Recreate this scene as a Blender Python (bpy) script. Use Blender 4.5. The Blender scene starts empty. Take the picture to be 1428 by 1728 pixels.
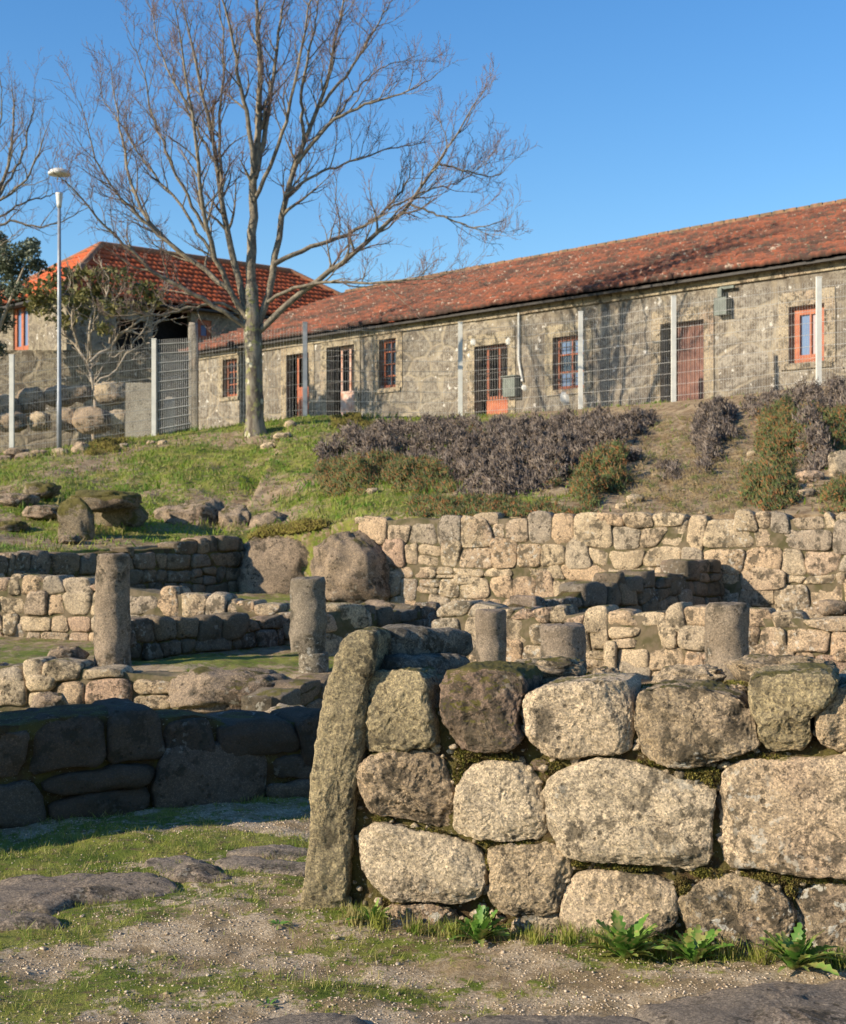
import bpy, math, random
import numpy as np
from mathutils import Vector
R = math.radians
random.seed(7); rng = np.random.default_rng(7)
sc = bpy.context.scene
C = sc.collection
K = 2400.0; H = 1.6                     # focal length in photo pixels, eye height (m)
# ---------------------------------------------------------------- camera
cd = bpy.data.cameras.new('camera'); cam = bpy.data.objects.new('camera', cd); C.objects.link(cam)
cam.location = (0, 0, H); cam.rotation_euler = (R(90), 0, 0)
cd.sensor_fit = 'HORIZONTAL'; cd.sensor_width = 36; cd.lens = 36 * K / 1428
cd.clip_start = .05; cd.clip_end = 3000
cd.dof.use_dof = True; cd.dof.focus_distance = 5.7; cd.dof.aperture_fstop = 9.0
sc.camera = cam
# ---------------------------------------------------------------- sky and sun
SUN_AZ, SUN_EL = R(25), R(23)           # light travels 25 deg from +X towards +Y
d = Vector((math.cos(SUN_AZ) * math.cos(SUN_EL), math.sin(SUN_AZ) * math.cos(SUN_EL), -math.sin(SUN_EL)))
w = bpy.data.worlds.new('World'); sc.world = w; w.use_nodes = True
nt = w.node_tree; bg = nt.nodes['Background']
sky = nt.nodes.new('ShaderNodeTexSky'); sky.sky_type = 'NISHITA'; sky.sun_disc = False
sky.sun_elevation = SUN_EL; sky.sun_rotation = math.atan2(-d.x, -d.y)
sky.altitude = 300; sky.air_density = 1.25; sky.dust_density = .15; sky.ozone_density = 4.5
bg.inputs[1].default_value = .118
hs_ = nt.nodes.new('ShaderNodeHueSaturation'); hs_.inputs['Saturation'].default_value = 1.22; hs_.inputs['Hue'].default_value = .506
nt.links.new(sky.outputs[0], hs_.inputs['Color']); nt.links.new(hs_.outputs[0], bg.inputs[0])
ld = bpy.data.lights.new('sun', 'SUN'); ld.energy = 5.0; ld.angle = R(.5); ld.color = (1, .87, .69)
sun = bpy.data.objects.new('sun', ld); C.objects.link(sun)
sun.rotation_euler = d.to_track_quat('-Z', 'Y').to_euler()
sc.view_settings.view_transform = 'Standard'; sc.view_settings.look = 'None'
sc.view_settings.exposure = 0.66; sc.view_settings.gamma = 1
sc.cycles.max_bounces = 6

# ---------------------------------------------------------------- numpy noise
_g = np.random.default_rng(3)
PERM = np.concatenate([_g.permutation(256)] * 3)
GR = _g.normal(size=(256, 3)); GR /= np.linalg.norm(GR, axis=1)[:, None]
def pn(P):
    P = np.asarray(P, float); i = np.floor(P).astype(int); f = P - i; u = f * f * f * (f * (f * 6 - 15) + 10)
    i &= 255; r = 0
    for dx in (0, 1):
        for dy in (0, 1):
            for dz in (0, 1):
                h = PERM[PERM[PERM[(i[..., 0] + dx) & 255] + ((i[..., 1] + dy) & 255)] + ((i[..., 2] + dz) & 255)]
                g = GR[h]; v = g[..., 0] * (f[..., 0] - dx) + g[..., 1] * (f[..., 1] - dy) + g[..., 2] * (f[..., 2] - dz)
                r = r + v * (u[..., 0] if dx else 1 - u[..., 0]) * (u[..., 1] if dy else 1 - u[..., 1]) * (u[..., 2] if dz else 1 - u[..., 2])
    return r * 1.6
def fbm(P, o=4, lac=2.05, gain=.5):
    P = np.asarray(P, float); a, s = 1., 0
    for k in range(o): s = s + a * pn(P + 17.3 * k); P = P * lac; a *= gain
    return s
def n2(x, y, s=1, o=3, z=0): return fbm(np.stack([x * s, y * s, np.full_like(x, z, dtype=float)], -1), o)

# ---------------------------------------------------------------- object helpers
def mesh(name, V, F, mat, parent=None, smooth=True, loc=None, col=None):
    me = bpy.data.meshes.new(name)
    V = np.asarray(V, np.float32)
    off = np.array(parent.location if parent else (loc if loc is not None else (0, 0, 0)), np.float32)
    V = V - off
    if isinstance(F, np.ndarray):
        n, k = F.shape
        me.vertices.add(len(V)); me.vertices.foreach_set('co', V.ravel())
        me.loops.add(n * k); me.loops.foreach_set('vertex_index', F.ravel().astype(np.int32))
        me.polygons.add(n); me.polygons.foreach_set('loop_start', np.arange(0, n * k, k, dtype=np.int32))
        me.polygons.foreach_set('loop_total', np.full(n, k, np.int32)); me.update(calc_edges=True)
    else:
        me.from_pydata([tuple(map(float, v)) for v in V], [], [tuple(map(int, f)) for f in F])
    if smooth: me.polygons.foreach_set('use_smooth', [True] * len(me.polygons))
    if col is not None:
        a = me.color_attributes.new('Col', 'FLOAT_COLOR', 'POINT')
        c = np.ones((len(V), 4), np.float32); c[:, :col.shape[1]] = col; a.data.foreach_set('color', c.ravel())
    me.materials.append(mat)
    o = bpy.data.objects.new(name, me); C.objects.link(o)
    if parent: o.parent = parent
    elif loc is not None: o.location = loc
    return o
def tag(o, label=None, cat=None, group=None, kind=None):
    if label: o['label'] = label
    if cat: o['category'] = cat
    if group: o['group'] = group
    if kind: o['kind'] = kind
    return o
def thing(name, label, cat, loc, group=None):
    o = bpy.data.objects.new(name, None); C.objects.link(o); o.location = loc; o.empty_display_size = .1
    return tag(o, label, cat, group)
def P(px, py, Y): return np.array([(px - 714) / K * Y, Y, H - (py - 864) / K * Y])
def on_plane(px, py, O, N):             # ray through a photo pixel meets the vertical plane (O, N)
    r = np.array([(px - 714) / K, 1., -(py - 864) / K]); c = np.array([0, 0, H])
    t = np.dot(np.asarray(O) - c, N) / np.dot(r, N); return c + r * t
class MB:
    def __init__(s): s.V = []; s.F = []; s.n = 0
    def add(s, V, F):
        V = np.asarray(V, float); s.V.append(V)
        s.F += [tuple(int(i) + s.n for i in f) for f in F]; s.n += len(V); return s
    def box(s, c, ex, ey, ez, hx, hy, hz, taper=1.0):
        c, ex, ey, ez = map(lambda a: np.asarray(a, float), (c, ex, ey, ez)); V = []
        for k in (-1, 1):
            t = taper if k == 1 else 1
            for (i, j) in ((-1, -1), (1, -1), (1, 1), (-1, 1)): V.append(c + ex * hx * i * t + ey * hy * j * t + ez * hz * k)
        return s.add(V, [(3, 2, 1, 0), (4, 5, 6, 7), (0, 1, 5, 4), (1, 2, 6, 5), (2, 3, 7, 6), (3, 0, 4, 7)])
    def lathe(s, c, prof, n=20):
        V = []
        for r, z in prof:
            for k in range(n): V.append((c[0] + r * math.cos(2 * math.pi * k / n), c[1] + r * math.sin(2 * math.pi * k / n), c[2] + z))
        F = []
        for i in range(len(prof) - 1):
            for k in range(n): F.append((i * n + k, i * n + (k + 1) % n, (i + 1) * n + (k + 1) % n, (i + 1) * n + k))
        F.append(tuple(range(n))[::-1]); F.append(tuple((len(prof) - 1) * n + k for k in range(n)))
        return s.add(V, F)
    def build(s, name, mat, parent=None, smooth=False, loc=None): return mesh(name, np.concatenate(s.V), s.F, mat, parent, smooth, loc)
def tubes(paths, sides=5):              # paths: list of (points, radii); returns V, F arrays
    Vs, Fs, n = [], [], 0
    for pts, rad in paths:
        pts = np.asarray(pts, float); rad = np.asarray(rad, float); m = len(pts)
        T = np.gradient(pts, axis=0); T /= np.linalg.norm(T, axis=1)[:, None] + 1e-9
        a = np.array([.31, .93, .17]); A = np.cross(T, a); A /= np.linalg.norm(A, axis=1)[:, None] + 1e-9; B = np.cross(T, A)
        th = np.arange(sides) * 2 * np.pi / sides
        V = pts[:, None] + rad[:, None, None] * (A[:, None] * np.cos(th)[None, :, None] + B[:, None] * np.sin(th)[None, :, None])
        i = np.arange(m - 1)[:, None] * sides; k = np.arange(sides)[None]; k2 = (k + 1) % sides
        F = np.stack([i + k, i + k2, i + sides + k2, i + sides + k], -1).reshape(-1, 4) + n
        Vs.append(V.reshape(-1, 3)); Fs.append(F); n += m * sides
    return np.concatenate(Vs), np.concatenate(Fs)

# ---------------------------------------------------------------- materials
def mat(name):
    m = bpy.data.materials.new(name); m.use_nodes = True; n = m.node_tree
    b = n.nodes['Principled BSDF']; b.inputs['Roughness'].default_value = .9
    b.inputs['Specular IOR Level'].default_value = .2
    return m, n, b
class G:                                 # tiny node-graph helper
    def __init__(s, n): s.n = n; s.tc = n.nodes.new('ShaderNodeTexCoord').outputs['Object']
    def lk(s, a, b): s.n.links.new(a, b)
    def inp(s, sock, v):
        if hasattr(v, 'default_value') or hasattr(v, 'is_linked'): s.lk(v, sock)
        else: sock.default_value = v
    def noise(s, scale, det=4, rough=.55, dist=0, vec=None):
        t = s.n.nodes.new('ShaderNodeTexNoise'); t.inputs['Scale'].default_value = scale; t.inputs['Detail'].default_value = det
        t.inputs['Roughness'].default_value = rough; t.inputs['Distortion'].default_value = dist
        s.lk(vec or s.tc, t.inputs['Vector']); return t.outputs['Fac']
    def vor(s, scale, feat='F1', out='Distance', vec=None, rnd=1):
        t = s.n.nodes.new('ShaderNodeTexVoronoi'); t.feature = feat; t.inputs['Scale'].default_value = scale
        t.inputs['Randomness'].default_value = rnd; s.lk(vec or s.tc, t.inputs['Vector']); return t.outputs[out]
    def ramp(s, fac, a, b, va=0., vb=1.):
        t = s.n.nodes.new('ShaderNodeMapRange'); t.interpolation_type = 'SMOOTHSTEP'
        s.inp(t.inputs[0], fac); t.inputs[1].default_value = a; t.inputs[2].default_value = b
        t.inputs[3].default_value = va; t.inputs[4].default_value = vb; return t.outputs[0]
    def mix(s, fac, a, b, mode='MIX'):
        t = s.n.nodes.new('ShaderNodeMix'); t.data_type = 'RGBA'; t.blend_type = mode
        for sock, v in ((t.inputs[0], fac), (t.inputs[6], a), (t.inputs[7], b)):
            if isinstance(v, tuple): v = (*v, 1) if len(v) == 3 else v
            s.inp(sock, v)
        return t.outputs[2]
    def math(s, op, a, b=0.):
        t = s.n.nodes.new('ShaderNodeMath'); t.operation = op; s.inp(t.inputs[0], a); s.inp(t.inputs[1], b); return t.outputs[0]
    def rand(s): return s.n.nodes.new('ShaderNodeObjectInfo').outputs['Random']
    def nz(s):
        g = s.n.nodes.new('ShaderNodeNewGeometry'); x = s.n.nodes.new('ShaderNodeSeparateXYZ'); s.lk(g.outputs['Normal'], x.inputs[0]); return x.outputs[2]
    def scale(s, v3):
        t = s.n.nodes.new('ShaderNodeMapping'); t.inputs['Scale'].default_value = v3; s.lk(s.tc, t.inputs['Vector']); return t.outputs[0]
    def attr(s, name):
        t = s.n.nodes.new('ShaderNodeAttribute'); t.attribute_name = name; return t.outputs['Color']
    def sep(s, c):
        t = s.n.nodes.new('ShaderNodeSeparateColor'); s.lk(c, t.inputs[0]); return t.outputs
    def bump(s, b, hgt, strength=.5, dist=.02, nrm=None):
        t = s.n.nodes.new('ShaderNodeBump'); t.inputs['Strength'].default_value = strength; t.inputs['Distance'].default_value = dist
        s.inp(t.inputs['Height'], hgt)
        if nrm is not None: s.lk(nrm, t.inputs['Normal'])
        if b is not None: s.lk(t.outputs[0], b.inputs['Normal'])
        return t.outputs[0]
def granite(name, c1, c2, c3=(.30, .20, .15), dark=.5, darkcol=(.055, .047, .032), moss=.5, white=.3, fs=1., bd=.012, tint=.35, rough_b=.8):
    m, n, b = mat(name); g = G(n); rd = g.rand()
    c = g.mix(g.ramp(g.noise(3.2 * fs, 5), .35, .65), c1, c2)
    c = g.mix(g.math('MULTIPLY', g.ramp(g.noise(1.3 * fs, 3, vec=None), .5, .72), .6), c, c3)
    # tint of the whole stone
    wn = n.nodes.new('ShaderNodeTexWhiteNoise'); wn.noise_dimensions = '1D'; g.lk(rd, wn.inputs['W'])
    c = g.mix(g.math('MULTIPLY', g.ramp(rd, .55, 1.), tint), c, (.47, .33, .21))
    c = g.mix(g.math('MULTIPLY', g.ramp(wn.outputs[0], .55, 1.), tint), c, (.26, .235, .20))
    c = g.mix(g.math('MULTIPLY', g.ramp(g.sep(wn.outputs[1])[2], .8, 1.), tint), c, (.40, .27, .20))
    # grain
    sp = g.noise(62 * fs, 7, .85); c = g.mix(g.ramp(sp, .36, .64), g.mix(.5, c, (.10, .075, .045)), g.mix(1., c, (1.38, 1.33, 1.24), 'MULTIPLY'))
    cr = g.sep(g.vor(170 * fs, 'F1', 'Color'))[0]; c = g.mix(g.ramp(cr, .72, .78, 0, .5), c, (.10, .085, .065)); c = g.mix(g.ramp(cr, .22, .16, 0, .5), c, g.mix(1., c, (1.75, 1.7, 1.6), 'MULTIPLY'))
    pit = g.math('MULTIPLY', g.ramp(g.vor(27 * fs), .34, .18), g.ramp(g.noise(6 * fs, 3), .52, .60)); c = g.mix(g.math('MULTIPLY', pit, .75), c, (.07, .055, .035))
    crk = g.math('MULTIPLY', g.ramp(g.math('ABSOLUTE', g.math('SUBTRACT', g.noise(4.5 * fs, 7, .62), .5)), .008, .0), g.ramp(g.noise(2.6 * fs, 2), .5, .58)); c = g.mix(g.math('MULTIPLY', crk, .7), c, (.07, .055, .035))
    # dark lichen, pits
    l = g.noise(11 * fs, 8, .68); l2 = g.noise(2.1 * fs, 3)
    lm = g.math('MULTIPLY', g.ramp(l, .50, .57), g.ramp(l2, .62 - .25 * dark, .74 - .25 * dark)); c = g.mix(g.math('MULTIPLY', lm, .75), c, darkcol)
    wl = g.math('MULTIPLY', g.ramp(g.noise(24 * fs, 5, .6), .57, .61), g.ramp(g.noise(1.7 * fs, 2), .5, .6)); c = g.mix(g.math('MULTIPLY', wl, white), c, (.62, .58, .48))
    # moss on surfaces that look up
    mo = g.math('ADD', g.math('MULTIPLY', g.nz(), .33), g.math('ADD', g.math('MULTIPLY', g.noise(5.5 * fs, 6, .62), .7), g.math('MULTIPLY', g.noise(26 * fs, 6, .7), .3))); mm = g.ramp(mo, .95 - .35 * moss, 1.03 - .35 * moss)
    c = g.mix(g.math('MULTIPLY', mm, .85), c, g.mix(g.noise(30 * fs, 3), (.07, .055, .018), (.20, .18, .035)))
    g.lk(c, b.inputs['Base Color'])
    n1 = g.bump(None, g.math('SUBTRACT', g.noise(30 * fs, 9, .8), g.math('ADD', pit, g.math('MULTIPLY', crk, .8))), rough_b, bd * 1.6)
    n2_ = g.bump(None, g.math('SUBTRACT', sp, g.math('MULTIPLY', lm, .25)), rough_b, bd * .9, n1)
    g.lk(n2_, b.inputs['Normal']); return m
def plain(name, col, col2=None, scale=8, rough=.8, bump=0, metal=0, spec=.3, det=4):
    m, n, b = mat(name); g = G(n); b.inputs['Roughness'].default_value = rough; b.inputs['Metallic'].default_value = metal
    b.inputs['Specular IOR Level'].default_value = spec
    f = g.noise(scale, det, .6)
    g.lk(g.mix(g.ramp(f, .35, .65), col, col2 or tuple(x * .75 for x in col)), b.inputs['Base Color'])
    if bump: g.bump(b, g.noise(scale * 3, 5), .6, bump)
    return m
def leafy(name, cols, scale=20, trans=.25, rough=.6, th=.46, ts=.04):
    m, n, b = mat(name); g = G(n); b.inputs['Roughness'].default_value = rough; b.inputs['Specular IOR Level'].default_value = .3
    c = cols[0]
    for k, cc in enumerate(cols[1:]): c = g.mix(g.ramp(g.noise(scale * (1 + .7 * k), 2, vec=None), th + ts * k, th + ts * k + .07), c, cc)
    g.lk(c, b.inputs['Base Color'])
    t = n.nodes.new('ShaderNodeBsdfTranslucent'); g.inp(t.inputs[0], c)
    mx = n.nodes.new('ShaderNodeMixShader'); mx.inputs[0].default_value = trans
    g.lk(b.outputs[0], mx.inputs[1]); g.lk(t.outputs[0], mx.inputs[2]); g.lk(mx.outputs[0], n.nodes['Material Output'].inputs[0]); return m
M = {}
M['near'] = granite('granite_near', (.60, .495, .35), (.44, .36, .25), dark=.8, moss=.35, white=.5, bd=.010, tint=.35)
M['near_lichen'] = granite('granite_lichened', (.56, .44, .29), (.36, .28, .18), dark=1.25, moss=.42, white=.9, bd=.016, tint=.2)
M['near_red'] = granite('granite_reddish', (.26, .185, .14), (.13, .11, .07), c3=(.38, .235, .18), dark=1.2, moss=.98, white=.35, bd=.016, tint=.0)
M['near_grey'] = granite('granite_grey_green', (.42, .35, .21), (.29, .245, .15), c3=(.36, .27, .15), dark=.7, moss=.45, white=.25, bd=.016, tint=.0)
M['cap'] = granite('granite_dark_cap', (.20, .18, .15), (.28, .25, .20), c3=(.10, .09, .08), dark=1.0, moss=.1, white=.3, bd=.016, tint=.0)
M['mid'] = granite('granite_mid', (.52, .415, .28), (.36, .285, .19), dark=.95, moss=.4, white=.5, fs=.8, bd=.012, tint=.75)
M['shade'] = granite('granite_shade', (.15, .12, .085), (.09, .075, .055), dark=.7, moss=.4, white=.4, fs=.8, bd=.014, tint=.3)  # darker copy of the mid granite; wall shade is put into the colour
M['near_shade'] = granite('granite_near_shaded', (.085, .062, .046), (.04, .034, .027), dark=.9, moss=.2, white=.35, fs=1, bd=.016, tint=.2)  # near granite darkened in colour to deepen the shade on the near wall
M['column'] = granite('column_granite', (.24, .205, .16), (.14, .12, .092), c3=(.30, .27, .2), dark=.8, moss=.0, white=.5, fs=1, bd=.010, tint=.2)
M['mossrock'] = granite('mossy_rock', (.30, .25, .17), (.20, .165, .11), dark=.7, moss=1.25, white=.3, fs=.7, bd=.03, tint=.1)
M['outcrop'] = granite('outcrop', (.42, .32, .225), (.27, .21, .15), dark=.8, moss=.45, white=.4, fs=.7, bd=.03, tint=.1)
M['slab'] = granite('ground_slab', (.21, .18, .15), (.30, .25, .20), c3=(.24, .175, .13), dark=.7, moss=-.3, white=.25, fs=1, bd=.012, tint=.1)
def m_fill():
    m, n, b = mat('earth_and_moss'); g = G(n)
    c = g.mix(g.ramp(g.noise(9, 6, .6), .42, .58), (.085, .055, .025), (.12, .10, .03))
    c = g.mix(g.ramp(g.noise(60, 4, .7), .6, .68), c, (.36, .31, .2))
    g.lk(c, b.inputs['Base Color']); g.bump(b, g.noise(50, 8, .7), 1, .03); return m
M['fill'] = m_fill()
M['earth'] = plain('joint_earth', (.15, .115, .07), (.08, .07, .03), 7, .95, .02)
def m_ground():
    m, n, b = mat('ground_cover'); g = G(n)
    a = g.sep(g.attr('Col')); grass, soil, fine = a[0], a[1], a[2]
    gravel = g.mix(g.ramp(g.noise(70, 4, .7), .35, .65), (.32, .235, .14), (.60, .49, .34))
    litter = g.mix(g.noise(35, 5, .7), (.17, .11, .055), (.38, .29, .16))
    c = g.mix(g.ramp(g.noise(4, 6, .65), .40, .60), gravel, litter)
    soilc = g.mix(g.ramp(g.noise(6, 6, .65), .4, .6), (.20, .135, .075), (.36, .27, .16)); c = g.mix(soil, c, soilc)
    gr = g.mix(g.ramp(g.noise(2.5, 6, .65), .38, .62), (.11, .15, .018), (.24, .24, .05)); gr = g.mix(g.ramp(g.noise(14, 5, .7), .52, .64), gr, (.15, .11, .05))
    gm = g.math('ADD', grass, g.math('MULTIPLY', g.math('SUBTRACT', g.noise(16, 6, .7), .5), 1.6))
    c = g.mix(g.ramp(gm, .4, .62), c, gr)
    g.lk(c, b.inputs['Base Color'])
    n1 = g.bump(None, g.noise(7, 8, .7), .7, .06); n2_ = g.bump(None, g.noise(80, 5, .7), .8, .015, n1); g.lk(n2_, b.inputs['Normal']); return m
M['ground'] = m_ground()
def m_gravel():
    m, n, b = mat('gravel'); g = G(n)
    c = g.mix(g.ramp(g.noise(60, 2, .5), .4, .6), (.30, .215, .135), (.58, .47, .33)); c = g.mix(g.ramp(g.noise(90, 1), .64, .70), c, (.62, .55, .44))
    g.lk(c, b.inputs['Base Color']); return m
M['gravel'] = m_gravel()
M['grass'] = leafy('grass', [(.15, .21, .028), (.26, .28, .05), (.34, .29, .11)], 9, .3)
M['bank_grass'] = leafy('bank_grass', [(.10, .20, .015), (.21, .27, .03), (.28, .24, .08)], 1.6, .3)
M['weed'] = leafy('weed_leaf', [(.11, .23, .035), (.22, .33, .07), (.30, .30, .09)], 12, .3, .45)
M['dry'] = leafy('dry_succulent', [(.125, .10, .085), (.24, .195, .155), (.045, .036, .03), (.15, .11, .075)], 5, .05, .9)
M['succ'] = leafy('succulent', [(.13, .16, .045), (.06, .095, .028), (.30, .13, .045), (.17, .15, .09)], 9, .15, .6, .46, .055)
M['straw'] = leafy('straw', [(.26, .19, .085), (.15, .17, .05), (.36, .27, .14)], 2.5, .2, .9)
M['moss'] = leafy('moss', [(.17, .155, .03), (.24, .20, .05), (.11, .08, .025)], 18, .1, .95)
M['vine'] = leafy('vine_leaf', [(.17, .17, .055), (.27, .24, .09), (.09, .10, .035)], 4, .3)
M['olive'] = leafy('olive_leaf', [(.15, .18, .12), (.24, .26, .18), (.08, .10, .06)], 3, .2)
def m_bark():
    m, n, b = mat('bark'); g = G(n)
    c = g.mix(g.ramp(g.noise(5, 6, .65, vec=g.scale((1, 1, .35))), .4, .6), (.10, .08, .06), (.25, .22, .165))
    c = g.mix(g.ramp(g.vor(5.5, vec=g.scale((1, 1, .7))), .28, .2), c, (.50, .47, .34)); c = g.mix(g.ramp(g.noise(9, 5), .55, .62), c, (.24, .23, .10))
    g.lk(c, b.inputs['Base Color']); g.bump(b, g.noise(22, 6, .7, vec=g.scale((1, 1, .3))), .8, .03); return m
M['bark'] = m_bark()
M['limb'] = plain('limb_bark', (.26, .22, .155), (.12, .10, .075), 9, .9, .01)
M['twig'] = plain('twig', (.155, .10, .085), (.22, .155, .125), 2, .9)
M['pale_bark'] = plain('pale_bark', (.42, .36, .28), (.26, .21, .15), 9, .9, .01)
def m_facade(name, c1, c2, sc_=1.1, stain=.5):
    m, n, b = mat(name); g = G(n)
    v = g.scale((1, 1, 1.45)); dv = n.nodes.new('ShaderNodeVectorMath'); dv.operation = 'MULTIPLY_ADD'
    t = n.nodes.new('ShaderNodeTexNoise'); t.inputs['Scale'].default_value = 1.8; t.inputs['Detail'].default_value = 3; g.lk(g.tc, t.inputs['Vector'])
    g.lk(t.outputs['Color'], dv.inputs[0]); dv.inputs[1].default_value = (.35, .35, .35); g.lk(v, dv.inputs[2]); vv = dv.outputs[0]
    edge = g.vor(sc_, 'DISTANCE_TO_EDGE', vec=vv, rnd=.75); cell = g.sep(g.vor(sc_, 'F1', 'Color', vec=vv, rnd=.75))
    c = g.mix(cell[0], c1, c2); c = g.mix(g.ramp(cell[1], .6, .9, 0, .6), c, (.30, .27, .22))
    c = g.mix(g.ramp(g.noise(2.2, 8, .72), .46, .60, 0, .7), c, (.15, .12, .085)); c = g.mix(g.ramp(g.noise(7, 8, .8), .47, .58, 0, .8), c, (.10, .08, .06))
    c = g.mix(g.ramp(g.noise(22, 6, .75), .5, .62, 0, .6), c, (.09, .075, .055))
    joint = g.ramp(edge, .015, .06, 1, 0); c = g.mix(g.math('MULTIPLY', joint, g.ramp(g.noise(2.3, 4), .3, .5)), c, g.mix(g.noise(3), (.14, .11, .075), (.50, .43, .31)))
    c = g.mix(g.math('MULTIPLY', g.ramp(g.noise(.5, 5, .6), .45, .62), stain), c, (.15, .125, .095))
    c = g.mix(g.ramp(g.noise(4.5, 3, .6), .64, .68, 0, .8), c, (.66, .62, .54))
    g.lk(c, b.inputs['Base Color']); n1 = g.bump(None, g.ramp(edge, .0, .08), .5, .05); g.lk(g.bump(None, g.noise(14, 8, .7), .9, .05, n1), b.inputs['Normal']); return m
M['facade'] = m_facade('facade_granite', (.43, .375, .285), (.25, .225, .18), .85)
M['house_wall'] = m_facade('house_granite', (.40, .34, .235), (.31, .27, .19), .9, .4)
def m_tile(name, a, b_, lich, wh):
    m, n, b = mat(name); g = G(n); at = g.sep(g.attr('Col'))
    c = g.mix(g.ramp(at[0], 0, 1, .15, .75), a, b_); c = g.mix(g.math('MULTIPLY', g.ramp(g.noise(1.1, 8, .72), .42, .60), lich), c, (.075, .045, .035))
    c = g.mix(g.math('MULTIPLY', g.ramp(g.noise(9, 5, .7), .54, .62), lich), c, (.10, .085, .06))
    c = g.mix(g.math('MULTIPLY', g.ramp(g.noise(5.5, 4, .7), .60, .66), wh), c, (.52, .43, .33))
    c = g.mix(g.ramp(at[1], .8, 1, 0, .7), c, (.16, .075, .05)); c = g.mix(at[2], c, (.03, .02, .015))  # near-black at each tile row's lower lip paints in the row shadow
    g.lk(c, b.inputs['Base Color']); g.bump(b, g.noise(20, 4), .5, .01); return m
M['tile_old'] = m_tile('weathered_tile', (.30, .095, .05), (.17, .065, .042), 1.0, .7)
M['tile_new'] = m_tile('bright_tile', (.60, .13, .045), (.42, .09, .035), .12, .2)
M['ridge'] = plain('ridge_cap', (.13, .10, .06), (.26, .14, .075), 5, .95, .02)
M['ridge_new'] = plain('house_ridge_tiles', (.42, .16, .07), (.22, .13, .08), 4, .95, .02)
M['orange'] = plain('orange_paint', (.40, .135, .06), (.31, .09, .045), 5, .6)
M['door_board'] = plain('weathered_red_board', (.20, .095, .065), (.13, .06, .045), 6, .8, .006)
M['door_pale'] = plain('pale_worn_paint', (.50, .20, .10), (.62, .48, .40), 1.7, .7)
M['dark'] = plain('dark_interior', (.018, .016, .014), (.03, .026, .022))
M['iron'] = plain('dark_iron', (.05, .045, .04), None, 9, .6)
M['post'] = plain('pale_painted_post', (.66, .64, .56), (.56, .55, .49), 5, .55, metal=.0, spec=.4)
M['galv'] = plain('galvanised_steel', (.30, .32, .34), (.22, .24, .26), 5, .5, metal=.3, spec=.5)
M['wire'] = plain('fence_wire', (.44, .43, .39), (.33, .32, .29), 3, .5, spec=.4)
M['white'] = plain('white_enamel', (.70, .69, .63), (.55, .54, .49), 8, .45)
M['greybox'] = plain('grey_green_box', (.155, .175, .145), (.11, .125, .105), 6, .6)
M['conc'] = granite('concrete_slab', (.36, .34, .29), (.27, .25, .21), dark=.3, moss=.0, white=.2, fs=.6, bd=.01, tint=0)
M['lintel'] = granite('dressed_granite', (.36, .31, .215), (.25, .215, .155), dark=.9, moss=.0, white=.3, fs=.5, bd=.01, tint=.2)
def m_glass(name, col, rough=.06):
    m, n, b = mat(name); b.inputs['Base Color'].default_value = (*col, 1); b.inputs['Roughness'].default_value = rough; b.inputs['Specular IOR Level'].default_value = .9; return m
M['pane'] = m_glass('window_pane', (.03, .04, .055)); M['curtain'] = m_glass('curtain_behind_pane', (.38, .28, .27), .25); M['bluepane'] = m_glass('blue_pane', (.14, .20, .32), .1)
m, n, b = mat('lamp_glass'); b.inputs['Transmission Weight'].default_value = 1; b.inputs['Roughness'].default_value = .02; b.inputs['IOR'].default_value = 1.02; b.inputs['Base Color'].default_value = (.95, .96, 1, 1); M['globe'] = m

# ================================================================ terrain
fx = np.array([-9.2, -6.17, -2.73, .86, 3.53, 5.36, 7.99]); fY = np.array([31.8, 32.6, 33, 32.8, 31.9, 30.4, 28.7])
fz_ = np.array([2.9, 3.35, 3.83, 3.78, 3.91, 3.96, 4.14])
bx_ = np.array([-8, -5.7, -2.75, -1.7, -.9, 5.2, 8]); bY = np.array([17.5, 19.3, 21.7, 21.1, 20.7, 17.8, 16.4]); bz = np.array([1.0, 1.0, 1.16, 1.3, 1.50, 1.56, 1.62])
def sstep(a, b, x): t = np.clip((x - a) / (b - a), 0, 1); return t * t * (3 - 2 * t)
def terrain(x, y):
    x = np.asarray(x, float); y = np.asarray(y, float)
    z0 = .018 * n2(x, y, 2.2, 3) + .01 * n2(x, y, 9, 2, 5) + .03 * n2(x, y, .7, 2, 9)
    w3 = 12.35 - .06 * (x + 1)                                   # low step in the left court
    z0 = z0 + np.where((x < -.35) & (y > 9), -.2 + .37 * sstep(w3, w3 + .25, y), 0) * 1.0
    w2 = 16.3 - .3 * (x + 4.85); z0 = z0 + np.where(x < -1.4, .22 * sstep(w2 + .1, w2 + .35, y), 0)
    Yf = np.interp(x, bx_, bY); zt = np.interp(x, bx_, bz); Yb = np.interp(x, fx, fY); zb = np.interp(x, fx, fz_)
    t = np.clip((y - Yf) / (Yb - Yf), 0, 1.0)
    g = t + .06 * np.sin(t * np.pi) * np.where(x < -3, -1, .6)
    amp = np.sin(np.pi * np.clip(t, 0, 1)) ** .6
    bank = zt + (zb - zt) * g + amp * (.10 * n2(x, y, .55, 4, 3) + .05 * n2(x, y, 2.1, 4, 4) + .02 * n2(x, y, 7, 3, 8))
    far = zb + np.clip(y - Yb, 0, 14) * .025 + .03 * n2(x, y, .6, 3, 2)
    up = np.where(y < Yb, bank, far)
    return np.where(y < Yf, z0, up)
def spread(a, b, n): return list(np.linspace(a, b, n, endpoint=False))
gx = np.array([-1500, -600, -250, -120, -60, -35] + spread(-25, -12, 26) + spread(-12, -2.6, 110) + spread(-2.6, 2.6, 170) + spread(2.6, 12, 110) + spread(12, 25, 26) + [25, 35, 60, 120, 250, 600, 1500])
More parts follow.
